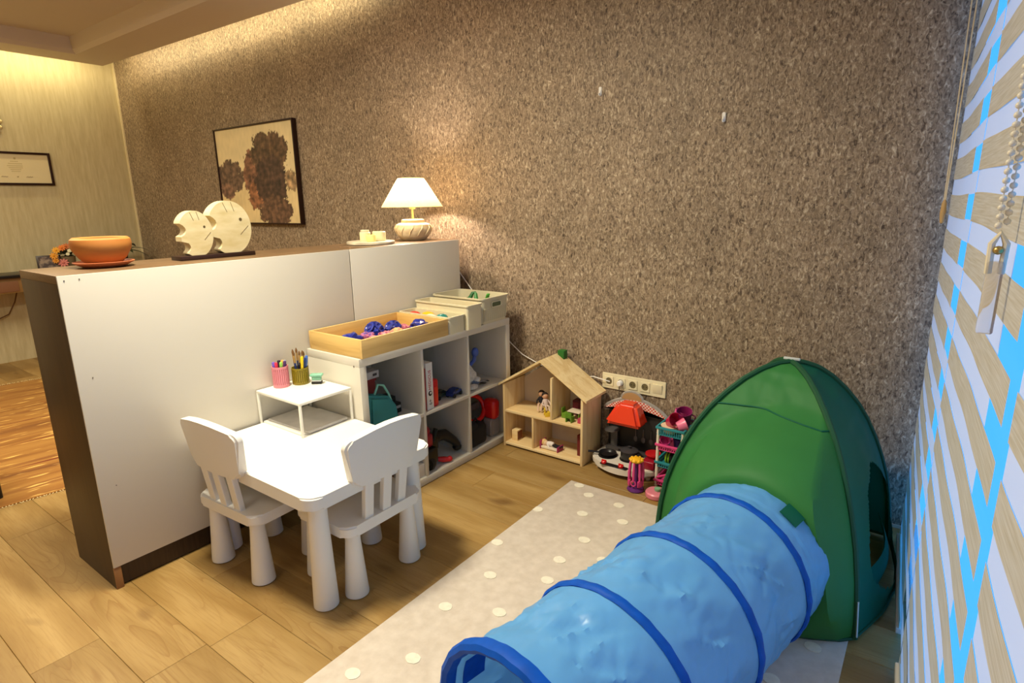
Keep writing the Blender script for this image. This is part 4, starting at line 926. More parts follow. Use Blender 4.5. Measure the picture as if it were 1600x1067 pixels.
for k in range(4):
    cx = SX0+0.043+k*0.0725; cz = SZ1-SH/2
    f = obj('socket_insert', holed_insert(cx, cz), M_sock, ss, smooth=False)
    RX = Matrix.Translation((cx, 0, cz)) @ Matrix.Rotation(PI/2, 4, 'X')
    bm = BM(); lathe(bm, [(0.0196, 0.0102), (0.0196, 0.0107), (0, 0.0107)], 0, 0, 28, M=RX, closed_top=False); obj('recess', bm, M_hole, f)
    bm = BM()
    for dx in (-0.0085, 0.0085): lathe(bm, [(0.003, 0.0106), (0.003, 0.0112)], 0, 0, 8, M=RX @ Matrix.Translation((dx, 0, 0)))
    obj('pin_hole', bm, mat('pin_black', (30, 26, 20), 0.6), f)
cx = SX0+SW-0.046; cz = SZ1-SH/2
bm = BM(); box(bm, cx-0.027, cx+0.027, -0.0145, -0.009, cz-0.027, cz+0.027, 0.001)
for v in bm.verts:
    if v.co.y < -0.012: v.co.y -= 0.004*(v.co.z-cz)/0.027
obj('switch_rocker', bm, M_sock, ss)
r = thing('power_plug', 'white round plug in the second socket from the left', 'plug', (SX0+0.1155, -0.015, cz))
bm = BM(); lathe(bm, [(0.0165, 0.0112), (0.0165, 0.030), (0.012, 0.038), (0, 0.038)], 0, 0, 20, M=Matrix.Translation((SX0+0.1155, 0, cz)) @ Matrix.Rotation(PI/2, 4, 'X')); obj('plug_body', bm, M_whitep, r)
bm = BM(); tube(bm, [(SX0+0.1155, -0.030, cz-0.012), (SX0+0.117, -0.034, cz-0.05), (SX0+0.119, -0.03, cz-0.12), (SX0+0.118, -0.02, cz-0.25), (SX0+0.11, -0.02, 0.05)], 0.003, 8); obj('plug_cable', bm, mat('grey_cable', (90, 80, 66), 0.6), r)

# ------------------------------------------------------------------ dollhouse
DHX, DHY, DHW, DHD = 0.417, -0.250, 0.545, 0.215
dh = thing('dollhouse', 'open pale pine dollhouse with green chimney, on the floor beside the shelf', 'dollhouse', (DHX+DHW/2, DHY+DHD/2, 0))
HW, HR, tk = 0.395, 0.565, 0.014
for a in (DHX, DHX+DHW-tk):
    bm = BM(); box(bm, a, a+tk, DHY, DHY+DHD, 0, HW, 0.001); obj('side_wall', bm, M_pine, dh)
bm = BM(); box(bm, DHX+tk, DHX+DHW-tk, DHY, DHY+DHD, 0.012, 0.026, 0.001); obj('floor_board', bm, M_pinex, dh)
ZF = 0.218
bm = BM(); box(bm, DHX+tk, DHX+DHW-tk, DHY+0.002, DHY+DHD, ZF, ZF+0.014, 0.001); obj('upper_floor_board', bm, M_pinex, dh)
xm = DHX+DHW/2
bm = BM(); box(bm, DHX+0.332, DHX+0.344, DHY+0.003, DHY+DHD, ZF+0.014, 0.480, 0.001); obj('upper_partition', bm, M_pine, dh)
bm = BM(); box(bm, DHX+0.205, DHX+0.217, DHY+0.003, DHY+DHD, 0.026, ZF, 0.001); obj('lower_partition', bm, M_pine, dh)
bm = BM(); prism(bm, [(DHX+tk, 0.026), (DHX+DHW-tk, 0.026), (DHX+DHW-tk, HW-0.01), (xm, HR-0.01), (DHX+tk, HW-0.01)], DHY+DHD-0.006, DHY+DHD-0.001, 'xz'); obj('back_wall', bm, mat('pale_backboard', (212, 196, 176), 0.6), dh)
def roofboard(sign, m):
    bm = BM(); e = 0.026
    sl = (HR-HW)/(DHW/2)
    if sign < 0: x0, z0, x1, z1 = DHX-e, HW-e*sl, xm, HR
    else: x0, z0, x1, z1 = xm, HR, DHX+DHW+e, HW-e*sl
    prism(bm, [(x0, z0), (x1, z1), (x1, z1+0.014), (x0, z0+0.014)], DHY-0.010, DHY+DHD+0.006, 'xz'); return obj('roof_board', bm, m, dh)
M_roof = wood('pine_roof', (244, 218, 164), (224, 190, 130), axis=0, scale=9)
roofboard(-1, M_roof); roofboard(1, M_roof)
cxh = DHX+0.42; zr = HR-(0.42-DHW/2)*(HR-HW)/(DHW/2)
bm = BM(); box(bm, xm+0.006, xm+0.048, DHY+DHD-0.046, DHY+DHD-0.004, HR-0.020, HR+0.034, 0.002); obj('chimney', bm, mat('green_paint', (46, 112, 40), 0.5), dh, label='green chimney block')
# dollhouse contents
def doll(label, x, yy, z, rz, lying, hair, top, trousers, skin=(212, 160, 124)):
    r = thing('doll', label, 'doll', (x, yy, z))
    M = Matrix.Translation((x, yy, z)) @ Matrix.Rotation(rz, 4, 'Z') @ Matrix.Scale(1.18, 4)
    if not lying: M = M @ Matrix.Rotation(-0.25, 4, 'Y')
    if lying: M = M @ Matrix.Translation((0, 0, 0.012)) @ Matrix.Rotation(PI/2, 4, 'Y') @ Matrix.Translation((0, 0, -0.05))
    def T(p): return M @ Vector(p)
    bm = BM(); ball(bm, (0, 0, 0.088), 0.0155, sub=3); bm.transform(M); h = obj('head', bm, mat('skin_%d' % skin[0], skin, 0.6), r)
    bm = BM(); ball(bm, (-0.003, 0, 0.093), 0.0165, 1, 1.05, 0.95, 2); bm.transform(M); obj('hair', bm, mat('hair_%d' % hair[0], hair, 0.8), h)
    bm = BM(); lathe(bm, [(0.008, 0.036), (0.012, 0.04), (0.014, 0.06), (0.010, 0.074), (0, 0.076)], 0, 0, 12, M=M); 
    for s in (-1, 1): tube(bm, [T((0, s*0.010, 0.070)), T((0.010, s*0.020, 0.052)), T((0.022, s*0.018, 0.042))], [0.005, 0.0045, 0.004], 7)
    obj('torso', bm, mat('doll_top_%d_%d' % top[:2], top, 0.8), r)
    bm = BM()
    for s in (-1, 1): tube(bm, [T((0, s*0.006, 0.04)), T((0.028 if not lying else 0.004, s*0.008, 0.038 if not lying else 0.02)), T((0.034 if not lying else 0.004, s*0.008, 0.004 if not lying else -0.008))], [0.007, 0.006, 0.005], 7)
    obj('legs', bm, mat('doll_bottom_%d_%d' % trousers[:2], trousers, 0.8), r)
zu = ZF+0.0145
doll('dark haired doll in a black dress, sitting left in the upper dollhouse room', DHX+0.205, DHY+0.10, zu-0.004, -1.2, False, (40, 28, 22), (30, 26, 32), (226, 190, 160))
doll('doll with purple top leaning on the partition of the upper left dollhouse room', DHX+0.300, DHY+0.12, zu-0.004, -1.9, False, (40, 22, 20), (96, 56, 84), (200, 180, 170))
doll('doll in pale clothes sitting between the two others in the upper dollhouse room', DHX+0.255, DHY+0.085, zu-0.004, -0.7, False, (44, 30, 22), (216, 196, 186), (222, 200, 180))
def mini_chair(label, x, yy, z, rz, rgb, s=1.0):
    r = thing('toy_chair', label, 'toy chair', (x, yy, z)); m = mat('mini_%d_%d_%d' % rgb, rgb, 0.5)
    M = Matrix.Translation((x, yy, z)) @ Matrix.Rotation(rz, 4, 'Z') @ Matrix.Scale(s, 4)
    bm = BM(); box(bm, -0.02, 0.02, -0.02, 0.02, 0.026, 0.032, 0.001, M=M); obj('seat', bm, m, r)
    bm = BM(); box(bm, -0.02, -0.015, -0.02, 0.02, 0.032, 0.062, 0.001, M=M); obj('backrest', bm, m, r)
    for a in (-1, 1): bm = BM(); box(bm, -0.02, 0.02, a*0.0175-0.0025, a*0.0175+0.0025, 0, 0.026, 0.0005, M=M); obj('leg', bm, m, r)
mini_chair('green toy chair left of the toy table in the dollhouse', DHX+0.385, DHY+0.090, zu, 0.0, (110, 150, 44), 0.95)
mini_chair('green toy chair before the toy table in the dollhouse', DHX+0.440, DHY+0.042, zu, PI/2, (96, 142, 40), 0.95)
mini_chair('yellow toy chair before the dolls in the dollhouse', DHX+0.285, DHY+0.045, zu, 0.8, (224, 190, 44), 0.8)
r = thing('toy_table', 'toy table with white top in the upper right dollhouse room', 'toy table', (DHX+0.444, DHY+0.095, zu))
bm = BM(); box(bm, DHX+0.409, DHX+0.489, DHY+0.062, DHY+0.122, zu+0.047, zu+0.053, 0.001); obj('tabletop', bm, mat('mini_white', (232, 216, 190), 0.5), r)
for a in (DHX+0.414, DHX+0.479):
    bm = BM(); box(bm, a, a+0.006, DHY+0.066, DHY+0.118, zu, zu+0.047); obj('leg', bm, mat('mini_104_150_44', (104, 150, 44), 0.5), r)
mini_chair('pink toy chair right of the toy table in the dollhouse', DHX+0.504, DHY+0.060, zu, PI, (190, 70, 96), 0.85)
r = thing('toy_sideboard', 'dark maroon toy sideboard in the upper right dollhouse room', 'toy cabinet', (DHX+0.439, DHY+0.175, zu))
bm = BM(); box(bm, DHX+0.394, DHX+0.484, DHY+0.150, DHY+0.200, zu, zu+0.088, 0.001); obj('carcass', bm, mat('mini_maroon', (98, 34, 46), 0.5), r)
bm = BM()
for k in range(2): box(bm, DHX+0.399+k*0.042, DHX+0.437+k*0.042, DHY+0.147, DHY+0.150, zu+0.01, zu+0.078, 0.001)
obj('doors', bm, mat('mini_maroon_light', (120, 44, 56), 0.5), r)
zl = 0.0265
r = thing('toy_cupboard', 'small wooden toy cupboard in the lower left dollhouse room', 'toy cabinet', (DHX+0.055, DHY+0.08, zl))
bm = BM(); box(bm, DHX+0.030, DHX+0.070, DHY+0.045, DHY+0.10, zl, zl+0.065, 0.001); obj('carcass', bm, M_pinex, r)
bm = BM(); box(bm, DHX+0.070, DHX+0.072, DHY+0.05, DHY+0.095, zl+0.006, zl+0.058); obj('door', bm, mat('mini_brown', (120, 66, 40), 0.5), r)
r = thing('toy_bed', 'pink and white toy bed in the lower right dollhouse room', 'toy bed', (DHX+0.30, DHY+0.06, zl))
M_bed = mat('mini_raspberry', (170, 44, 96), 0.5)
bm = BM(); box(bm, DHX+0.242, DHX+0.248, DHY+0.030, DHY+0.095, zl, zl+0.048, 0.001); obj('headboard', bm, M_bed, r)
bm = BM(); box(bm, DHX+0.360, DHX+0.366, DHY+0.030, DHY+0.095, zl, zl+0.030, 0.001); obj('footboard', bm, M_bed, r)
bm = BM(); box(bm, DHX+0.248, DHX+0.360, DHY+0.034, DHY+0.091, zl+0.004, zl+0.016, 0.002); obj('mattress', bm, mat('mini_white', (232, 216, 190)), r)
doll('blond doll lying on the pink toy bed', DHX+0.305, DHY+0.062, zl+0.015, PI, True, (222, 186, 120), (232, 220, 210), (30, 24, 28), (236, 200, 160))
r = thing('toy_wardrobe', 'tall dark red toy wardrobe against the right dollhouse wall', 'toy cabinet', (DHX+0.495, DHY+0.10, zl))
bm = BM(); box(bm, DHX+0.475, DHX+0.518, DHY+0.065, DHY+0.135, zl, zl+0.125, 0.001); obj('carcass', bm, mat('mini_dark_red', (110, 34, 34), 0.5), r)
bm = BM(); box(bm, DHX+0.472, DHX+0.475, DHY+0.070, DHY+0.130, zl+0.012, zl+0.118, 0.001); obj('door', bm, mat('mini_brown_red', (134, 58, 46), 0.5), r)

# ------------------------------------------------------------------ toy kitchen
kx0, kx1 = 0.985, 1.375
kt = thing('toy_kitchen', 'white and black toy kitchen with red hood, against the brown wall', 'toy kitchen', ((kx0+kx1)/2, -0.14, 0))
M_kw = mat('kitchen_white', (232, 222, 206), 0.35); M_kb = mat('kitchen_black', (36, 32, 32), 0.35); M_kg = mat('kitchen_silver', (170, 166, 160), 0.3, metallic=0.3)
KZ = 0.062
arc = [(kx0, -0.03)]+[(kx0+(kx1-kx0)*k/16, -0.175-0.105*math.sin(PI*k/16)**0.7) for k in range(17)]+[(kx1, -0.03)]
bm = BM(); prism(bm, arc, KZ-0.034, KZ, 'xy', 0.006, 3); obj('counter_tray', bm, M_kw, kt)
arc2 = [(kx0+0.02, -0.05)]+[(kx0+0.02+(kx1-kx0-0.04)*k/16, -0.155-0.09*math.sin(PI*k/16)**0.7) for k in range(17)]+[(kx1-0.02, -0.05)]
bm = BM(); prism(bm, arc2, KZ-0.045, KZ-0.033, 'xy', 0.003); obj('under_tray', bm, mat('kitchen_white_shaded', (206, 196, 180), 0.4), kt)  # kitchen white darkened, shade under the tray is in the colour
for cx, cy in ((kx0+0.05, -0.19), (kx1-0.05, -0.19), (kx0+0.05, -0.06), (kx1-0.05, -0.06)):
    bm = BM(); lathe(bm, [(0.012, 0), (0.016, KZ-0.044)], cx, cy, 12); obj('foot', bm, M_kw, kt)
bm = BM(); prism(bm, rrect(kx0+0.095, kx0+0.255, -0.277, -0.243, 0.012, 4), KZ, KZ+0.003, 'xy', 0.001); obj('control_panel', bm, M_kb, kt)
for cx in (kx0+0.115, kx0+0.215):
    bm = BM(); lathe(bm, [(0.015, KZ+0.0035), (0.015, KZ+0.012), (0.010, KZ+0.017), (0, KZ+0.018)], cx, -0.258, 14); box(bm, cx-0.014, cx+0.014, -0.261, -0.255, KZ+0.014, KZ+0.022, 0.002); obj('knob', bm, M_red, kt)
for cx, cy in ((kx0+0.085, -0.155), (kx0+0.205, -0.135)):
    bm = BM(); lathe(bm, [(0.052, KZ+0.0003), (0.052, KZ+0.002), (0.045, KZ+0.003), (0, KZ+0.003)], cx, cy, 28); obj('burner', bm, M_kb, kt)
bm = BM(); box(bm, kx0+0.03, kx1-0.02, -0.042, -0.018, KZ, 0.290, 0.003); obj('back_panel', bm, M_kb, kt)
bm = BM(); box(bm, kx0+0.03, kx1-0.02, -0.075, -0.042, KZ, KZ+0.022, 0.003); obj('back_ledge', bm, mat('kitchen_grey', (74, 68, 66), 0.4), kt)
bm = BM(); box(bm, kx0+0.055, kx0+0.095, -0.062, -0.043, KZ+0.02, 0.19, 0.003); lathe(bm, [(0.03, 0.185), (0.042, 0.19), (0.042, 0.196), (0, 0.197)], kx0+0.075, -0.088, 20); obj('tap_column', bm, mat('kitchen_smoke', (96, 92, 90), 0.25), kt)
# utensils printed shapes on the back panel -> grey hanging rail
bm = BM()
for cx in (kx0+0.20, kx0+0.245, kx0+0.29): tube(bm, [(cx, -0.046, 0.215), (cx, -0.046, 0.165)], 0.004, 6); ball(bm, (cx, -0.046, 0.15), 0.014, 0.9, 0.3, 1.3, 2)
obj('utensil_relief', bm, mat('kitchen_smoke', (96, 92, 90)), kt)
def canopy(off, y0, y1, thick0, thick1):
    pts = []
    n = 20
    for k in range(n+1):
        u = k/n; x = kx0+0.012+(kx1-kx0-0.024)*u
        pts.append((x, 0.305+0.075*math.sin(PI*u)**0.8+thick1))
    for k in range(n, -1, -1):
        u = k/n; x = kx0+0.012+(kx1-kx0-0.024)*u
        pts.append((x, 0.300+0.028*math.sin(PI*u)+thick0))
    return pts
def check_mat():
    m = bpy.data.materials.new('red_gingham'); m.use_nodes = True; N = m.node_tree.nodes; L = m.node_tree.links; b = N['Principled BSDF']
    tc = N.new('ShaderNodeTexCoord'); ck = N.new('ShaderNodeTexChecker'); ck.inputs['Scale'].default_value = 105
    mp = N.new('ShaderNodeMapping'); mp.inputs['Rotation'].default_value = (0, 0, 0); mp.inputs['Location'].default_value = (0.0, 0.0031, 0)
    L.new(tc.outputs['Object'], mp.inputs[0]); L.new(mp.outputs[0], ck.inputs['Vector'])
    ck.inputs[1].default_value = (*lin((206, 70, 56)), 1); ck.inputs[2].default_value = (*lin((238, 222, 206)), 1); L.new(ck.outputs[0], b.inputs['Base Color']); b.inputs['Roughness'].default_value = 0.4; return m
bm = BM(); prism(bm, canopy(0, 0, 0, 0.004, -0.004), -0.062, -0.040, 'xz'); obj('checked_canopy', bm, check_mat(), kt, label='red and white checked canopy')
cp = canopy(0, 0, 0, 0, 0)
bm = BM(); tube(bm, [(px, -0.052, pz) for px, pz in cp], 0.007, 8, closed=True, flat=1.8); obj('canopy_rim', bm, M_kg, kt)
xm2 = (kx0+kx1)/2-0.02
bm = BM(); prism(bm, [(xm2+0.058*math.cos(PI*k/12), 0.375+0.042*math.sin(PI*k/12)) for k in range(13)], -0.060, -0.045, 'xz'); obj('clock_face', bm, mat('clock_tan', (176, 140, 92), 0.5), kt)
bm = BM(); tube(bm, [(xm2+0.060*math.cos(PI*k/12), -0.053, 0.375+0.044*math.sin(PI*k/12)) for k in range(13)], 0.006, 8, flat=1.6); obj('clock_rim', bm, M_kg, kt)
bm = BM()       # hood: flared truncated pyramid
def frustum(bm, lo, hi):
    a = [bm.verts.new(p) for p in lo]; b = [bm.verts.new(p) for p in hi]
    for k in range(4): bm.faces.new((a[k], a[(k+1) % 4], b[(k+1) % 4], b[k]))
    f1 = bm.faces.new(b); f0 = bm.faces.new(list(reversed(a)))
    bmesh.ops.bevel(bm, geom=list(bm.edges), offset=0.018, segments=5, affect='EDGES'); return bm
hx0, hx1 = kx0+0.068, kx0+0.285
frustum(bm, [(hx0, -0.190, 0.262), (hx1, -0.190, 0.262), (hx1, -0.063, 0.262), (hx0, -0.063, 0.262)], [(hx0+0.062, -0.150, 0.378), (hx1-0.050, -0.150, 0.378), (hx1-0.050, -0.063, 0.378), (hx0+0.062, -0.063, 0.378)])
obj('hood', bm, mat('hood_red', (226, 58, 26), 0.25, coat=0.5), kt)
# pan and pot on the toy kitchen
r = thing('toy_frying_pan', 'black toy frying pan on the left burner of the toy kitchen', 'toy pan', (kx0+0.085, -0.155, KZ+0.003))
z = KZ+0.0032
bm = BM(); lathe(bm, [(0.036, z), (0.046, z+0.014), (0.049, z+0.017), (0.044, z+0.015), (0.034, z+0.003), (0, z+0.003)], kx0+0.085, -0.155, 26); obj('pan_body', bm, M_kb, r)
bm = BM(); tube(bm, [(kx0+0.045, -0.175, z+0.013), (kx0+0.01, -0.192, z+0.017), (kx0-0.012, -0.203, z+0.017)], [0.006, 0.006, 0.007], 8); obj('pan_handle', bm, M_kb, r)
r = thing('toy_pot', 'black lidded toy pot on the right burner of the toy kitchen', 'toy pot', (kx0+0.205, -0.135, KZ+0.003))
bm = BM(); lathe(bm, [(0.044, z), (0.047, z+0.004), (0.047, z+0.048), (0, z+0.048)], kx0+0.205, -0.135, 28); obj('pot_body', bm, M_kb, r)
bm = BM(); lathe(bm, [(0.049, z+0.048), (0.049, z+0.052), (0.03, z+0.060), (0.006, z+0.062), (0.006, z+0.066), (0.010, z+0.072), (0, z+0.074)], kx0+0.205, -0.135, 28); obj('lid', bm, mat('smoke_lid', (70, 66, 68), 0.2), r)
bm = BM()
for s in (-1, 1): box(bm, kx0+0.205+s*0.055-0.010, kx0+0.205+s*0.055+0.010, -0.145, -0.125, z+0.034, z+0.041, 0.003)
obj('ear', bm, M_kb, r)
r = thing('red_toy_oven', 'red toy drawer unit on the right end of the toy kitchen, behind the utensil stand', 'toy', (kx1-0.05, -0.14, KZ))
bm = BM(); box(bm, kx1-0.085, kx1-0.015, -0.205, -0.10, KZ+0.0005, KZ+0.045, 0.006); obj('unit', bm, mat('crimson_plastic', (150, 24, 44)), r)
bm = BM(); lathe(bm, [(0.03, KZ+0.046), (0.042, KZ+0.062), (0.040, KZ+0.070), (0, KZ+0.072)], kx1-0.05, -0.13, 20); obj('dish', bm, mat('red_plastic', (200, 30, 36)), r)
# utensil stand
ux, uy = 1.318, -0.330
us = thing('toy_utensil_stand', 'pink and purple toy utensil stand with yellow crown, before the toy kitchen', 'toy', (ux, uy, 0))
bm = BM(); lathe(bm, [(0.040, 0.0005), (0.044, 0.006), (0.038, 0.018), (0.014, 0.026), (0.012, 0.05), (0.012, 0.15), (0.03, 0.158), (0, 0.16)], ux, uy, 26); obj('stand_base', bm, mat('purple_plastic', (104, 44, 118), 0.35), us)
bm = BM(); lathe(bm, [(0.030, 0.158), (0.034, 0.165), (0.030, 0.172), (0.016, 0.178), (0, 0.179)], ux, uy, 20)
for k in range(9):
    a = 2*PI*k/9; ball(bm, (ux+0.030*math.cos(a), uy+0.030*math.sin(a), 0.168), 0.009, sub=1)
obj('crown', bm, mat('yellow_plastic', (238, 178, 30), 0.35), us)
M_hot = mat('hot_pink', (224, 72, 138), 0.35)
for k in range(7):
    a = 2*PI*k/7+0.3; px, py = ux+0.031*math.cos(a), uy+0.031*math.sin(a); qx, qy = ux+0.036*math.cos(a), uy+0.036*math.sin(a)
    bm = BM(); tube(bm, [(px, py, 0.158), (qx, qy, 0.10), (qx, qy, 0.062)], [0.006, 0.0075, 0.006], 8)
    if k % 2: tube(bm, [(qx+0.012*math.cos(b)*-math.sin(a), qy+0.012*math.cos(b)*math.cos(a), 0.050+0.014*math.sin(b)) for b in [2*PI*i/12 for i in range(12)]], 0.0035, 6, closed=True)
    else: box(bm, -0.004, 0.004, -0.012, 0.012, 0.030, 0.064, 0.002, M=Matrix.Translation((qx, qy, 0)) @ Matrix.Rotation(a, 4, 'Z'))
    obj('utensil', bm, M_hot, us)
# pink pan lid with green knob
r = thing('toy_pan_lid', 'round pink toy pan lid with mint knob on the floor, by the trolley', 'toy dish', (1.432, -0.335, 0))
bm = BM(); lathe(bm, [(0.050, 0.001), (0.054, 0.006), (0.054, 0.024), (0.048, 0.030), (0, 0.032)], 1.432, -0.335, 30); obj('lid', bm, mat('salmon_pink', (226, 130, 146), 0.35), r)
bm = BM(); lathe(bm, [(0.014, 0.031), (0.016, 0.036), (0.016, 0.046), (0, 0.048)], 1.437, -0.333, 16); obj('knob', bm, mat('mint_knob', (130, 180, 140), 0.35), r)
r = thing('pink_toy_plate', 'pink toy plate on the floor, mostly behind the tent', 'toy', (1.50, -0.30, 0))
bm = BM(); lathe(bm, [(0.03, 0.001), (0.046, 0.010), (0.044, 0.013), (0.028, 0.006), (0, 0.006)], 1.515, -0.275, 26); obj('plate', bm, mat('salmon_pink', (226, 130, 146)), r)
# trolley
tx0, tx1, ty0, ty1 = 1.378, 1.520, -0.235, -0.045
tl = thing('toy_trolley', 'small toy trolley with teal and pink baskets, between the kitchen and tent', 'toy trolley', ((tx0+tx1)/2, (ty0+ty1)/2, 0))
M_teal = mat('teal_plastic', (40, 134, 144), 0.4); M_post = mat('ivory_plastic', (228, 218, 200), 0.4); M_tp = mat('trolley_pink', (220, 70, 132), 0.4)
for px in (tx0+0.008, tx1-0.008):
    for py in (ty0+0.008, ty1-0.008):
        bm = BM(); lathe(bm, [(0.008, 0), (0.009, 0.004), (0.008, 0.010), (0.008, 0.318)], px, py, 12); obj('post', bm, M_post, tl)
def basket(z, h, m):
    bm = BM()
    box(bm, tx0-0.004, tx1+0.004, ty0-0.004, ty0+0.006, z+h-0.012, z+h, 0.002); box(bm, tx0-0.004, tx1+0.004, ty1-0.006, ty1+0.004, z+h-0.012, z+h, 0.002)
    box(bm, tx0-0.004, tx0+0.006, ty0, ty1, z+h-0.012, z+h, 0.002); box(bm, tx1-0.006, tx1+0.004, ty0, ty1, z+h-0.012, z+h, 0.002)
    n = 10
    for k in range(n+1):
        x = tx0+0.012+(tx1-tx0-0.027)*k/n
        for yy in (ty0, ty1-0.003): box(bm, x, x+0.003, yy, yy+0.003, z+0.003, z+h-0.011)
    for k in range(14):
        yy = ty0+0.012+(ty1-ty0-0.027)*k/13
        for x in (tx0, tx1-0.003): box(bm, x, x+0.003, yy, yy+0.003, z+0.003, z+h-0.011)
    box(bm, tx0+0.001, tx1-0.001, ty0+0.001, ty1-0.001, z, z+0.004)
    obj('basket', bm, m, tl)
basket(0.285, 0.045, M_teal); basket(0.205, 0.033, M_tp); basket(0.112, 0.03, M_teal); basket(0.012, 0.03, M_tp)
bm = BM(); tube(bm, [(tx0+0.01, ty0+0.004, 0.05), (tx1-0.01, ty0+0.004, 0.11)], 0.006, 8); obj('brace', bm, M_tp, tl)
def cupmesh(bm, c, rot, rad, h):
    M = Matrix.Translation(c) @ rot
    return lathe(bm, [(rad*0.7, 0), (rad*0.75, 0.003), (rad, h), (rad*0.93, h), (rad*0.68, 0.006), (0, 0.006)], 0, 0, 22, M=M)
def cup(label, c, rx, rz, rad, h, rgb):
    r = thing('toy_cup', label, 'toy cup', (c[0], c[1], c[2])); rot = Matrix.Rotation(rz, 4, 'Z') @ Matrix.Rotation(rx, 4, 'X'); m = mat('cup_%d_%d_%d' % rgb, rgb, 0.3)
    bm = BM(); cupmesh(bm, c, rot, rad, h)
    obj('cup_body', bm, m, r)
    M = Matrix.Translation(c) @ rot
    bm = BM(); tube(bm, [M @ Vector(p) for p in ((rad*0.9, 0, h*0.8), (rad*1.35, 0, h*0.7), (rad*1.3, 0, h*0.35), (rad*0.82, 0, h*0.3))], 0.004, 7); obj('handle', bm, m, r)
zt = 0.2895
cup('crimson toy cup at the left on the trolley top', (1.425, -0.165, zt+0.046), 1.0, 0.9, 0.040, 0.060, (190, 26, 74))
cup('rose pink toy cup at the back of the trolley top', (1.43, -0.085, zt+0.04), 0.4, 2.0, 0.034, 0.050, (226, 92, 150))
cup('plum purple toy jug standing tall on the trolley top', (1.475, -0.105, zt+0.03), 0.35, 0.2, 0.040, 0.085, (140, 36, 96))
cup('light pink toy cup at the front of the trolley top', (1.475, -0.205, zt+0.045), 1.2, 2.2, 0.034, 0.045, (232, 116, 152))
bm = BM(); lathe(bm, [(0.03, zt+0.001), (0.046, zt+0.036), (0.048, zt+0.040), (0, zt+0.034)], 1.432, -0.185, 24); single('toy_dish', bm, mat('cream_dish', (232, 208, 176), 0.4), 'cream toy dish under the crimson cup on the trolley', 'toy dish', (1.432, -0.185, zt))
zt = 0.2095
cup('magenta toy cup on the second tier of the trolley', (1.405, -0.19, zt+0.025), 0.9, 0.5, 0.026, 0.04, (206, 50, 130))
cup('navy toy cup on the second tier of the trolley', (1.472, -0.17, zt+0.003), 0.0, 0.5, 0.028, 0.05, (40, 44, 104))
bm = BM(); tube(bm, [(1.436, -0.205, zt+0.004), (1.438, -0.20, zt+0.04), (1.442, -0.195, zt+0.072)], [0.006, 0.004, 0.008], 8); single('toy_spoon', bm, mat('lilac_plastic', (190, 120, 190), 0.4), 'lilac toy spoon upright on the second trolley tier', 'toy spoon', (1.436, -0.205, zt))
zt = 0.1165
r = thing('toy_rattle', 'black toy ball with neon green stripes on the third trolley tier', 'toy', (1.43, -0.185, zt))
bm = BM(); lathe(bm, [(0.01, -0.032), (0.026, -0.02), (0.032, 0), (0.026, 0.02), (0.01, 0.032)], 0, 0, 20, M=Matrix.Translation((1.438, -0.175, zt+0.033)) @ Matrix.Rotation(PI/2, 4, 'Y')); obj('drum', bm, M_blk, r)
for d in (-0.016, -0.002):
    bm = BM(); lathe(bm, [(0.031, d-0.004), (0.0345, d), (0.031, d+0.004)], 0, 0, 20, M=Matrix.Translation((1.438, -0.175, zt+0.033)) @ Matrix.Rotation(PI/2, 4, 'Y')); obj('stripe', bm, mat('neon_green', (150, 200, 50), 0.4), r, label='neon green stripe')
bm = BM(); ball(bm, (1.486, -0.19, zt+0.022), 0.021, sub=2, jit=0.1); single('toy_nut', bm, mat('nut_brown', (150, 96, 56), 0.5), 'brown round toy on the third trolley tier', 'toy', (1.486, -0.19, zt+0.0))

# ------------------------------------------------------------------ play rug with raised pale dots
RGX0, RGX1, RGY0, RGY1 = 1.002, 2.345, -2.45, -0.438
rug = thing('play_rug', 'grey beige play rug with cream polka dots under the tunnel', 'rug', ((RGX0+RGX1)/2, (RGY0+RGY1)/2, 0))
bm = BM(); box(bm, RGX0, RGX1, RGY0, RGY1, 0.0008, 0.010, 0.003); obj('pile', bm, mat('rug_grey_beige', (214, 202, 188), 0.95, rgb2=(200, 187, 172), scale=28, bump=0.5), rug)
dots = [(1.067, -.468), (1.157, -.53), (1.326, -.538), (1.022, -.79), (1.219, -.705), (1.407, -.666), (1.334, -.893), (1.321, -1.079), (1.149, -1.321), (1.352, -1.22), (1.129, -1.561), (1.309, -1.473), (1.211, -1.808), (1.101, -1.962), (1.033, -1.124), (2.255, -1.017), (2.175, -1.235),
        (1.50, -1.36), (1.47, -0.98), (1.55, -0.50), (1.76, -0.48), (1.98, -0.51), (2.2, -0.47), (1.52, -1.74), (1.40, -1.95), (1.08, -2.25), (1.30, -2.3), (1.6, -2.2), (2.28, -1.5), (2.2, -1.75), (2.3, -2.0), (2.15, -2.2), (2.28, -0.72), (1.72, -1.2), (1.9, -1.05), (1.8, -1.6), (1.95, -1.85), (1.9, -2.3), (1.64, -0.74), (1.9, -0.78)]
M_dot = mat('cream_tuft', (236, 228, 208), 0.95, var=0.06, scale=60, bump=0.5)
for i, (x, yy) in enumerate(dots):
    bm = BM(); rr = 0.0265
    pts = [(x+rr*(1+0.10*noise.noise(Vector((i*3.1, k*0.7, 0))))*math.cos(2*PI*k/16), yy+rr*0.85*(1+0.12*noise.noise(Vector((i*5.3, k*0.9, 2))))*math.sin(2*PI*k/16)) for k in range(16)]
    pts = [(max(px, RGX0+0.002), py) for px, py in pts]
    prism(bm, pts, 0.0102, 0.0118, 'xy'); obj('dot', bm, M_dot, rug)

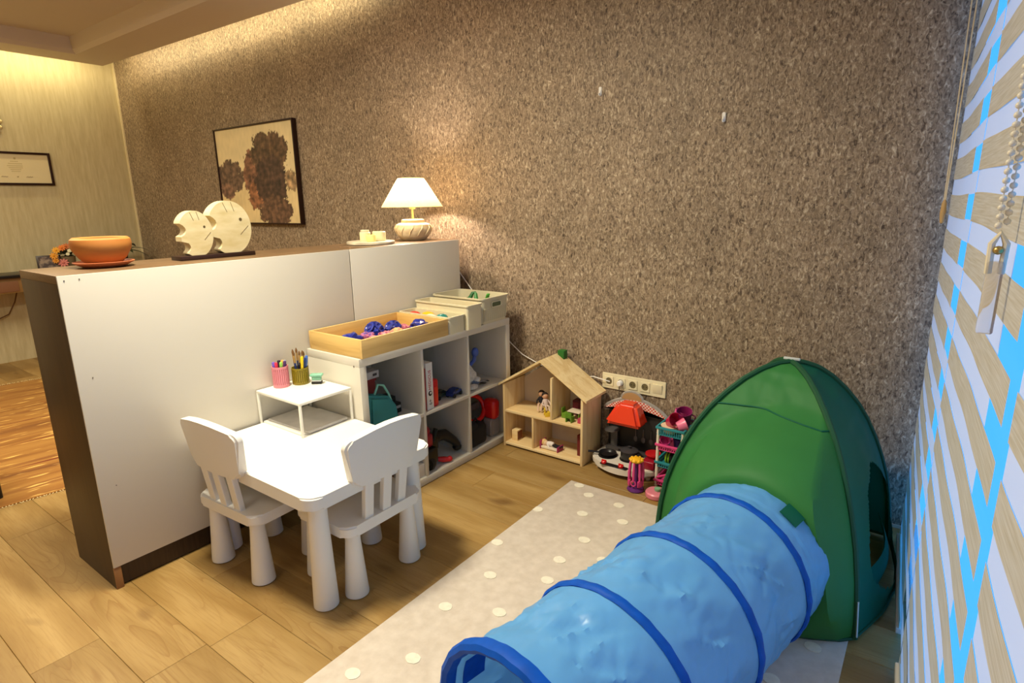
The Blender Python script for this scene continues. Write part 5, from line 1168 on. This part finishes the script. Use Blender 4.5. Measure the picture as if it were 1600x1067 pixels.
# ------------------------------------------------------------------ play tunnel
TC = Vector((1.884, -1.767, 0.263)); TA = math.radians(79.3); AX = Vector((math.cos(TA), math.sin(TA), 0)); TS = Vector((AX.y, -AX.x, 0)); TR_ = 0.250
tn = thing('play_tunnel', 'light blue pop-up play tunnel with dark blue hoops, running into the green tent', 'tunnel', (TC.x, TC.y, 0.012))
def TP(s, a, r): return TC + AX*s + TS*(r*math.cos(a)) + Vector((0, 0, r*math.sin(a)))
HOOPS = [-0.317, 0.0, 0.3188, 0.6406]
S0, S1 = -0.317, 0.812
M_sky = mat('sky_blue_nylon', (104, 176, 236), 0.34, var=0.06, scale=7, bump=1.0, transl=0.22, spec=0.6)
bm = BM(); ns, na = 150, 130; rows = []
for i in range(ns+1):
    s = S0+(S1-S0)*i/ns; row = []
    dist = min(abs(s-h) for h in HOOPS); u = min(dist/0.16, 1)
    for k in range(na):
        a = 2*PI*k/na
        wr = noise.noise(Vector((s*7, math.cos(a)*2.2, math.sin(a)*2.2+4)))*0.010*u + noise.noise(Vector((s*20+a*4.0, math.cos(a)*6, math.sin(a)*6)))*0.0065*u + abs(noise.noise(Vector((s*11-a*5, math.cos(a)*3+7, math.sin(a)*3))))*0.007*u
        rg = noise.noise(Vector((s*6+a*1.6, math.cos(a)*2.6+3, math.sin(a)*2.6))); wr += 0.009*u*max(0, 1-7*abs(rg))
        rg = noise.noise(Vector((s*9-a*2.4, math.cos(a)*4+11, math.sin(a)*4))); wr -= 0.006*u*max(0, 1-6*abs(rg))
        wr += 0.0035*u*math.sin(a*9+s*24+3*noise.noise(Vector((s*6, a, 1))))
        r = TR_-0.010*math.sin(PI*u/2)+wr
        if s > 0.70: r = TR_-0.003+wr*0.35
        p = TP(s, a, r); p.z = max(p.z, 0.0125); row.append(bm.verts.new(p))
    rows.append(row)
for i in range(ns):
    for k in range(na): bm.faces.new((rows[i][k], rows[i][(k+1) % na], rows[i+1][(k+1) % na], rows[i+1][k]))
obj('tunnel_skin', bm, M_sky, tn)
M_roy = mat('royal_blue_nylon', (8, 80, 182), 0.55, var=0.12, scale=30, spec=0.15)
for i, h in enumerate(HOOPS):
    bm = BM(); wdt = 0.022 if i == 0 else 0.0145; hgt = 0.016 if i == 0 else 0.007
    n = 72; sg = 8; rs = []
    for k in range(n):
        a = 2*PI*k/n; ring = []
        wob = 0.010*math.sin(a*2+i*1.3)*(1 if i else 0.3)
        for j in range(sg):
            b = 2*PI*j/sg; p = TP(h+wob*0.5+wdt*math.cos(b), a, TR_+0.001+hgt*math.sin(b)+0.0015*math.sin(a*23)); p.z = max(p.z, 0.0122); ring.append(bm.verts.new(p))
        rs.append(ring)
    for k in range(n):
        for j in range(sg): bm.faces.new((rs[k][j], rs[k][(j+1) % sg], rs[(k+1) % n][(j+1) % sg], rs[(k+1) % n][j]))
    obj('hoop', bm, M_roy, tn)
def patch(name, s0, s1, a0, a1, r, m, parent, tri=False):
    bm = BM(); n = 6; g = []
    for i in range(n+1):
        row = []
        for j in range(n+1):
            u, v = i/n, j/n
            s = s0+(s1-s0)*u; a = a0+(a1-a0)*v
            if tri: a = (a0+a1)/2+(a-(a0+a1)/2)*(1-u)
            row.append(bm.verts.new(TP(s, a, r)))
        g.append(row)
    for i in range(n):
        for j in range(n):
            if len({v.co.to_tuple(5) for v in (g[i][j], g[i+1][j], g[i+1][j+1], g[i][j+1])}) < 4: 
                f = [g[i][j], g[i+1][j], g[i][j+1]]
                bm.faces.new(f); continue
            bm.faces.new((g[i][j], g[i+1][j], g[i+1][j+1], g[i][j+1]))
    bmesh.ops.remove_doubles(bm, verts=bm.verts, dist=1e-5)
    bmesh.ops.solidify(bm, geom=bm.faces[:], thickness=0.003)
    return obj(name, bm, m, parent)
patch('corner_tab', -0.315, -0.215, math.radians(44), math.radians(63), TR_+0.003, M_roy, tn, tri=True)
patch('inner_tab', -0.28, -0.21, math.radians(158), math.radians(178), TR_-0.012, M_roy, tn)

# ------------------------------------------------------------------ pop-up tent
tent = thing('play_tent', 'green dome pop-up play tent in the corner by the window', 'tent', (2.03, -0.47, 0.012))
TFL, TFR, TBR, TBL = Vector((1.605, -0.745)), Vector((2.360, -0.905)), Vector((2.400, -0.130)), Vector((1.690, -0.045))
APX = Vector((2.012, -0.47)); AZ = 0.815
PROF = [(0.0, 1.0), (0.10, 0.993), (0.22, 0.965), (0.34, 0.915), (0.46, 0.845), (0.57, 0.765), (0.66, 0.68), (0.745, 0.58), (0.82, 0.475), (0.885, 0.365), (0.935, 0.25), (0.975, 0.125), (1.0, 0.0)]
def prof(t):
    k = t*(len(PROF)-1); i = min(int(k), len(PROF)-2); f = k-i
    return PROF[i][0]*(1-f)+PROF[i+1][0]*f, PROF[i][1]*(1-f)+PROF[i+1][1]*f
def bow(C_): return 1.0
def rib(C_, t, k=1.0):
    r, h = prof(t)
    g = 1+0.10*math.sin(PI*min(1, t*1.0))*(1 if C_ is TFL else (0.3 if C_ is TFR else 0.2))
    p = APX+(C_-APX)*(r*g); return Vector((p.x, p.y, 0.013+(AZ-0.013)*h))
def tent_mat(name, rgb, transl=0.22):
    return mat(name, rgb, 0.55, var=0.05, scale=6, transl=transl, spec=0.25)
M_tg = tent_mat('green_nylon', (58, 130, 66)); M_td = tent_mat('shaded_green_nylon', (16, 104, 78)); M_rib = mat('dark_green_piping', (14, 76, 46), 0.6)  # M_td: side shade put into the tent green; seam and tab share it
def panel_point(A, B, t, u, hole, lift=0.0):
    a, b = rib(A, t), rib(B, t); mid = (a+b)/2; inw = Vector((APX.x, APX.y, mid.z))-mid; inw.z = 0
    p = a.lerp(b, u); sag = math.sin(PI*u)
    p = p + inw*((-0.02-0.17*t*t)*sag if hole == 'door' else 0.07*sag*(1-0.6*t))
    wr = noise.noise(Vector((p.x*9, p.y*9, p.z*9)))*0.007+noise.noise(Vector((p.x*28, p.z*14, 3)))*0.0035
    wr += 0.005*noise.noise(Vector((p.x*17+p.z*11, p.z*23, 9)))
    if inw.length > 1e-6: p = p - inw.normalized()*(wr*sag+lift)
    if hole == 'tunnel':
        d = p-TC; s_ = d.dot(AX); rad_ = (d-AX*s_).length
        k_ = min(1, max(0, (0.44-rad_)/(0.44-0.255))); k_ = k_*k_*(3-2*k_)*min(1, u*7, (1-u)*26)
        if s_ > 0.785: p = p-AX*((s_-0.785)*k_)
    return p
def pnl(name, A, B, m, hole=None, nt=44, nu=36, label=None):
    bm = BM(); g = [[bm.verts.new(panel_point(A, B, i/nt, j/nu, hole)) for j in range(nu+1)] for i in range(nt+1)]
    for i in range(nt):
        for j in range(nu):
            t, u = (i+0.5)/nt, (j+0.5)/nu
            c = (g[i][j].co+g[i+1][j+1].co)/2
            if hole == 'tunnel':
                d = c-TC; d = d-AX*d.dot(AX)
                if d.length < TR_-0.016: continue
            if hole == 'door':
                hz = c.z; uc = 0.55
                lo, hi = 0.05, 0.47
                if lo < hz < hi:
                    w_ = 0.37*math.sqrt(max(0, 1-(2*(((hi-hz)/(hi-lo))**1.25)-1)**2))
                    if abs(u-uc) < w_: continue
            if i == 0: bm.faces.new((g[i+1][j], g[i+1][j+1], g[i][j])) if j == 0 else bm.faces.new((g[i][j], g[i+1][j], g[i+1][j+1]))
            else: bm.faces.new((g[i][j], g[i+1][j], g[i+1][j+1], g[i][j+1]))
    bmesh.ops.remove_doubles(bm, verts=bm.verts, dist=1e-5)
    loose = [v for v in bm.verts if not v.link_faces]
    for v in loose: bm.verts.remove(v)
    return obj(name, bm, m, tent, label=label)
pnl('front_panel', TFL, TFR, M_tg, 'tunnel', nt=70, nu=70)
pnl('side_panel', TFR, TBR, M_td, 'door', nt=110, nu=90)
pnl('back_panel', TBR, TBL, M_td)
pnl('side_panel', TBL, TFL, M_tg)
for C_ in (TFL, TFR, TBR, TBL):
    bm = BM(); tube(bm, [rib(C_, k/40)+Vector((0, 0, 0.004)) for k in range(41)], 0.011, 8); obj('rib_sleeve', bm, M_rib, tent)
bm = BM()
for A, B, hk in ((TFL, TFR, 'tunnel'), (TFR, TBR, 'door'), (TBR, TBL, None), (TBL, TFL, None)):
    tube(bm, [panel_point(A, B, 1.0, k/24, hk)+Vector((0, 0, 0.004)) for k in range(25)], 0.006, 6)
obj('bottom_hem', bm, M_rib, tent)
bm = BM()                                                    # seam across the front panel
pts = [panel_point(TFL, TFR, 0.385-0.02*math.sin(PI*k/24), k/24, 'tunnel', 0.003) for k in range(25)]
tube(bm, pts, 0.0032, 6); obj('seam', bm, M_td, tent)
bm = BM(); box(bm, APX.x-0.030, APX.x+0.030, APX.y-0.006, APX.y+0.006, AZ+0.010, AZ+0.020, 0.003, M=Matrix.Translation((0, 0, 0))); obj('top_clip', bm, mat('grey_clip', (206, 210, 206), 0.4), tent, label='pale grey top clip')
bm = BM(); q0, q1 = rib(TFR, 0.985), rib(TFR, 0.885)
d = (TFR-APX).normalized(); off = Vector((d.x, d.y, 0))*0.013
tube(bm, [q0+off, (q0+q1)/2+off, q1+off], 0.006, 6, flat=0.5); obj('white_strap', bm, mat('pale_strap', (200, 210, 206), 0.6), tent, label='short white strap')
# green tab lying over the tunnel end
patch('collar_tab', 0.715, 0.80, math.radians(50), math.radians(64), TR_+0.007, M_td, tent)
# flap of the side door folded outwards near the floor
bm = BM(); g = []
for i in range(11):
    v = i/10; row = []
    for j in range(15):
        u = 0.12+0.80*j/14; a, b = rib(TFR, 1), rib(TBR, 1); p = a.lerp(b, u); outw = Vector(((a+b)/2-Vector((APX.x, APX.y, 0.0)))); outw.z = 0; outw.normalize()
        h = 0.014+0.135*v; bulge = 0.045*math.sin(PI*v*0.75)*math.sin(PI*j/14)
        r_, _h = prof(1-v*0.15); 
        q = Vector((p.x, p.y, h)) - outw*(0.045*v)*(1-math.sin(PI*j/14)*0.7) + outw*bulge
        row.append(bm.verts.new(q))
    g.append(row)
for i in range(10):
    for j in range(14): bm.faces.new((g[i][j], g[i][j+1], g[i+1][j+1], g[i+1][j]))
obj('door_flap', bm, tent_mat('lit_green_nylon', (20, 124, 104), 0.35), tent)  # tent green lightened: light through the flap is in the colour

# ------------------------------------------------------------------ far living room: desk, certificate, plants, kilim
M_lt = mat('tan_drawer', (150, 112, 62), 0.5, var=0.12, scale=6)
dk = thing('console_desk', 'console desk with thin black top against the far beige wall', 'desk', (-4.5, -1.3, 0))
bm = BM(); box(bm, -4.745, -4.36, -2.4, -0.10, 0.835, 0.862, 0.002); obj('desk_top', bm, mat('black_top', (28, 22, 18), 0.3), dk)
bm = BM(); box(bm, -4.74, -4.39, -2.36, -0.14, 0.70, 0.835, 0.002); obj('apron', bm, M_lt, dk)
bm = BM()
for k in range(2): box(bm, -4.392, -4.384, -2.30+k*1.1, -1.24+k*1.08, 0.712, 0.806, 0.002)
obj('drawer_front', bm, mat('tan_drawer_front', (136, 94, 66), 0.5), dk)
for px in (-4.72, -4.43):
    for py in (-2.34, -0.2):
        bm = BM(); box(bm, px, px+0.04, py, py+0.04, 0, 0.70, 0.002); obj('leg', bm, mat('black_top', (28, 22, 18)), dk)
r = thing('desk_cable', 'brown cable looping below the console desk', 'cord', (-4.70, -1.3, 0.6))
bm = BM(); tube(bm, [(-4.70, -1.18, 0.70), (-4.70, -1.22, 0.58), (-4.71, -1.28, 0.47), (-4.71, -1.40, 0.42), (-4.71, -1.6, 0.44)], 0.006, 8); obj('cable', bm, mat('brown_cable', (110, 76, 44), 0.6), r)
cf = thing('framed_certificate', 'thin black framed certificate on the far beige wall', 'frame', (XL, -1.05, 1.66))
cy0, cy1, cz0, cz1 = -1.45, -0.705, 1.668, 1.972
for a in ((cy0, cy0+0.02, cz0, cz1), (cy1-0.02, cy1, cz0, cz1), (cy0+0.02, cy1-0.02, cz0, cz0+0.02), (cy0+0.02, cy1-0.02, cz1-0.02, cz1)):
    bm = BM(); box(bm, XL+0.001, XL+0.022, a[0], a[1], a[2], a[3], 0.001); obj('frame_bar', bm, M_fr, cf)
bm = BM(); box(bm, XL+0.001, XL+0.010, cy0+0.015, cy1-0.015, cz0+0.015, cz1-0.015); obj('certificate_sheet', bm, mat('cream_certificate', (232, 216, 172), 0.5), cf)
bm = BM(); yc = -0.985
for k, (wd, z) in enumerate(((0.07, 1.885), (0.11, 1.865), (0.13, 1.845), (0.11, 1.828), (0.09, 1.812), (0.08, 1.795))):
    n = int(wd/0.012)
    for q in range(n): box(bm, XL+0.0102, XL+0.0108, yc-wd/2+q*0.012, yc-wd/2+q*0.012+0.008, z-0.004, z+0.003)
lathe(bm, [(0.010, 0), (0.010, 0.0006)], 0, 0, 12, M=Matrix.Translation((XL+0.0102, yc, 1.912)) @ Matrix.Rotation(PI/2, 4, 'Y'))
obj('faint_text', bm, mat('faint_ink', (196, 178, 126), 0.6), cf)
bm = BM()
for d, wd in ((-0.10, 0.05), (0.09, 0.05), (0.0, 0.012)):
    for q in range(5): tube(bm, [(XL+0.0106, yc+d-wd/2+wd*q/5, 1.742+0.006*(q % 2)), (XL+0.0106, yc+d-wd/2+wd*(q+1)/5, 1.742+0.006*((q+1) % 2))], 0.0016, 5)
obj('signature', bm, mat('dim_ink', (140, 116, 70), 0.6), cf)
r = thing('wall_ornament', 'round cream wall ornament with gold rim, cut by the left picture edge', 'ornament', (XL, -1.20, 2.1))
bm = BM(); lathe(bm, [(0.155, 0.0005), (0.165, 0.012), (0.14, 0.02), (0.0, 0.012)], 0, 0, 36, M=Matrix.Translation((XL, -1.203, 2.235)) @ Matrix.Rotation(PI/2, 4, 'Y')); obj('disc', bm, mat('cream_ornament', (236, 224, 184), 0.4), r)
bm = BM()
for k in range(20):
    a = 2*PI*k/20; ball(bm, (XL+0.014, -1.203+0.166*math.cos(a), 2.235+0.166*math.sin(a)), 0.019, 0.7, 1, 1, 1)
obj('scalloped_rim', bm, mat('pale_gold', (226, 206, 150), 0.3, metallic=0.3), r)
ZD = 0.8625
r = thing('photo_frame', 'small dark photo frame on the console desk, left of the flowers', 'frame', (-4.45, -0.96, ZD))
Mp = Matrix.Translation((-4.46, -0.955, ZD)) @ Matrix.Rotation(math.radians(-12), 4, 'Z') @ Matrix.Rotation(-0.15, 4, 'Y')
bm = BM(); box(bm, -0.006, 0.006, -0.095, 0.095, 0.002, 0.150, 0.002, M=Mp); obj('frame', bm, mat('dark_frame_wood', (52, 34, 22), 0.4), r)
bm = BM(); box(bm, 0.006, 0.008, -0.080, 0.080, 0.016, 0.136, M=Mp); obj('photo', bm, mat('photo_print', (150, 130, 110), 0.4, rgb2=(70, 52, 44), scale=22, thr=(0.42, 0.58)), r)
r = thing('flower_vase', 'grey vase of orange, purple and white flowers on the console desk', 'vase', (-4.47, -0.80, ZD))
vx, vy = -4.46, -0.80
bm = BM(); lathe(bm, [(0.050, ZD), (0.054, ZD+0.01), (0.062, ZD+0.13), (0.055, ZD+0.13), (0.05, ZD+0.02), (0, ZD+0.02)], vx, vy, 22); obj('vase', bm, mat('grey_vase', (120, 104, 76), 0.5), r)
bm = BM()
for k in range(26):
    a = rnd.random()*2*PI; q = rnd.random()*0.085; px, py, pz = vx+q*math.cos(a), vy+q*math.sin(a), ZD+0.13+rnd.random()*0.07
    bmesh.ops.create_icosphere(bm, subdivisions=1, radius=0.022, matrix=Matrix.Translation((px, py, pz)) @ Matrix.Diagonal((1, 1.2, 0.5, 1)))
obj('leaves', bm, mat('dark_leaf', (44, 48, 22), 0.6), r)
def flower(c, rad, rgb, n=9):
    f = BM(); M = Matrix.Translation(c) @ Vector((0.85, -0.35, 0.4)).to_track_quat('Z', 'Y').to_matrix().to_4x4()
    for k in range(n):
        a = 2*PI*k/n; ball(f, (0, 0, 0), rad*0.42, 1.3, 0.6, 0.3, 1); 
        for v in f.verts[-12:] if False else []: pass
    f.free(); f = BM()
    for k in range(n):
        a = 2*PI*k/n
        bmesh.ops.create_icosphere(f, subdivisions=1, radius=rad*0.45, matrix=M @ Matrix.Rotation(a, 4, 'Z') @ Matrix.Translation((rad*0.58, 0, 0)) @ Matrix.Diagonal((1.1, 0.5, 0.35, 1)))
    bmesh.ops.create_icosphere(f, subdivisions=1, radius=rad*0.33, matrix=M @ Matrix.Translation((0, 0, rad*0.15)))
    return obj('flower', f, mat('petal_%d_%d_%d' % rgb, rgb, 0.6), r)
for c, rad, rgb in (((vx+0.05, vy-0.125, ZD+0.145), 0.036, (222, 150, 30)), ((vx+0.05, vy-0.10, ZD+0.195), 0.036, (232, 166, 40)), ((vx+0.06, vy-0.055, ZD+0.215), 0.034, (220, 120, 40)), ((vx+0.03, vy-0.01, ZD+0.225), 0.034, (200, 110, 50)), ((vx+0.04, vy+0.045, ZD+0.235), 0.040, (190, 60, 130)), ((vx+0.06, vy-0.12, ZD+0.10), 0.03, (214, 140, 30)), ((vx+0.07, vy+0.0, ZD+0.185), 0.02, (236, 228, 190)), ((vx+0.07, vy+0.04, ZD+0.18), 0.02, (236, 228, 196)), ((vx+0.075, vy-0.02, ZD+0.155), 0.018, (236, 228, 190)), ((vx+0.06, vy+0.07, ZD+0.165), 0.02, (240, 232, 200)), ((vx+0.06, vy+0.085, ZD+0.12), 0.016, (240, 232, 200))): flower(c, rad, rgb)
r = thing('pink_flower', 'small pink paper flower before the photo frame on the desk', 'flower', (-4.40, -0.865, ZD))
bm = BM(); tube(bm, [(-4.40, -0.865, ZD), (-4.40, -0.865, ZD+0.05)], 0.006, 6); obj('stem', bm, mat('dark_leaf', (44, 48, 22)), r)
flower((-4.39, -0.865, ZD+0.075), 0.045, (206, 120, 110))
def potplant(label, x, yy, z, n, L_, seed):
    rr = random.Random(seed); r = thing('potted_plant', label, 'plant', (x, yy, z))
    bm = BM(); lathe(bm, [(0.06, z), (0.065, z+0.01), (0.085, z+0.12), (0.09, z+0.125), (0.082, z+0.125), (0.07, z+0.03), (0, z+0.10)], x, yy, 20, closed_top=False); obj('pot', bm, mat('dark_pot', (74, 60, 44), 0.4), r)
    for k in range(n):
        a = 2*PI*k/n+rr.random()*0.6; tl_ = L_*(0.7+0.5*rr.random()); rise = 0.7+rr.random()*0.8
        bm = BM(); g = []
        for i in range(7):
            u = i/6; w_ = 0.048*math.sin(PI*min(1, u*0.92+0.08))
            d = Vector((math.cos(a), math.sin(a), 0)); sd = Vector((-d.y, d.x, 0))
            p = Vector((x, yy, z+0.11))+d*(tl_*u)+Vector((0, 0, rise*tl_*u-0.9*tl_*u*u))
            g.append([bm.verts.new(p-sd*w_), bm.verts.new(p+Vector((0, 0, -0.006*math.sin(PI*u)))), bm.verts.new(p+sd*w_)])
        for i in range(6):
            for j in range(2): bm.faces.new((g[i][j], g[i][j+1], g[i+1][j+1], g[i+1][j]))
        for v in bm.verts: v.co.x = max(v.co.x, XL+0.03); v.co.y = min(v.co.y, -0.03)
        obj('leaf', bm, mat('deep_green_leaf', (38, 50, 26), 0.35), r)
potplant('dark leafy pot plant on the console desk, behind the clay bowl', -4.45, -0.36, ZD+0.0005, 9, 0.27, 3)
r = thing('grey_armed_stool', 'dark grey rounded stool arm in the far corner behind the clay bowl', 'stool', (-4.3, -0.12, 0))
bm = BM(); tube(bm, [(-4.40, -0.20, 0.02), (-4.40, -0.20, 0.90), (-4.40, -0.185, 0.955), (-4.40, -0.15, 0.975), (-4.40, -0.05, 0.97)], 0.018, 10); 
rk = None
bm.free(); bpy.data.objects.remove(r)
# kilim rug
def kilim_mat():
    m = bpy.data.materials.new('orange_kilim'); m.use_nodes = True; N = m.node_tree.nodes; L = m.node_tree.links; b = N['Principled BSDF']
    tc = N.new('ShaderNodeTexCoord')
    def nz(sc, det, dist=0):
        mp = N.new('ShaderNodeMapping'); mp.inputs['Scale'].default_value = sc; L.new(tc.outputs['Object'], mp.inputs[0])
        n = N.new('ShaderNodeTexNoise'); n.inputs['Scale'].default_value = 1; n.inputs['Detail'].default_value = det; n.inputs['Distortion'].default_value = dist; L.new(mp.outputs[0], n.inputs['Vector']); return n.outputs['Fac']
    def ramp(v, st):
        r = N.new('ShaderNodeValToRGB'); e = r.color_ramp.elements
        while len(e) < len(st): e.new(0.5)
        for el, (p, c) in zip(e, st): el.position = p; el.color = (*c, 1)
        L.new(v, r.inputs[0]); return r.outputs[0]
    base = ramp(nz((7, 0.7, 1), 3, 0.4), [(0.30, lin((116, 68, 28))), (0.45, lin((158, 106, 44))), (0.58, lin((176, 126, 58))), (0.72, lin((134, 80, 34)))])
    f1 = ramp(nz((30, 5.5, 1), 2), [(0.60, (0, 0, 0)), (0.68, (1, 1, 1))])
    f2 = ramp(nz((22, 0.9, 3), 2), [(0.63, (0, 0, 0)), (0.70, (1, 1, 1))])
    mx = N.new('ShaderNodeMix'); mx.data_type = 'RGBA'; L.new(f1, mx.inputs[0]); L.new(base, mx.inputs[6]); mx.inputs[7].default_value = (*lin((232, 186, 100)), 1)
    mx2 = N.new('ShaderNodeMix'); mx2.data_type = 'RGBA'; L.new(f2, mx2.inputs[0]); L.new(mx.outputs[2], mx2.inputs[6]); mx2.inputs[7].default_value = (*lin((120, 48, 20)), 1)
    L.new(mx2.outputs[2], b.inputs['Base Color']); b.inputs['Roughness'].default_value = 0.9
    return m
km = thing('kilim_rug', 'orange striped woven rug with pale fringe, beyond the cabinet', 'rug', (-2.53, -2.0, 0), math.radians(-8))
bm = BM(); box(bm, -1.33, 1.36, -1.1, 0.95, 0.0006, 0.007, 0.002); obj('weave', bm, kilim_mat(), km, world=False)
bm = BM()
for e, s in ((-1.33, -1), (1.36, 1)):
    for k in range(150):
        yy = -1.095+2.04*k/149
        l = 0.05 if s < 0 else 0.012
        tube(bm, [(e, yy, 0.004), (e+s*l*0.6, yy+rnd.uniform(-.005, .005), 0.003), (e+s*l, yy+rnd.uniform(-.009, .009), 0.0025)], 0.0024, 4)
obj('fringe', bm, mat('cream_fringe', (226, 202, 150), 0.9), km, world=False, kind='stuff')
# black dining chair whose leg shows at the left edge
dc = thing('black_chair', 'black dining chair with a leg showing at the left edge on the orange rug', 'chair', (-1.55, -2.46, 0.007))
M_bk = mat('black_chair_paint', (20, 17, 15), 0.4)
for px, py in ((-1.32, -2.252), (-1.76, -2.252), (-1.32, -2.66), (-1.76, -2.66)):
    bm = BM(); tube(bm, [(px, py, 0.0075), (px-0.01, py-0.005, 0.44)], [0.017, 0.024], 12); obj('leg', bm, M_bk, dc)
bm = BM(); prism(bm, rrect(-1.80, -1.29, -2.71, -2.235, 0.05), 0.437, 0.475, 'xy', 0.008); obj('seat', bm, M_bk, dc)
bm = BM(); prism(bm, rrect(-1.78, -1.31, 0.55, 0.86, 0.06), -2.715, -2.69, 'xz', 0.006); obj('backrest', bm, M_bk, dc)
bm = BM()
for px in (-1.72, -1.37): tube(bm, [(px, -2.69, 0.45), (px, -2.70, 0.60)], 0.013, 10)
obj('back_post', bm, M_bk, dc)
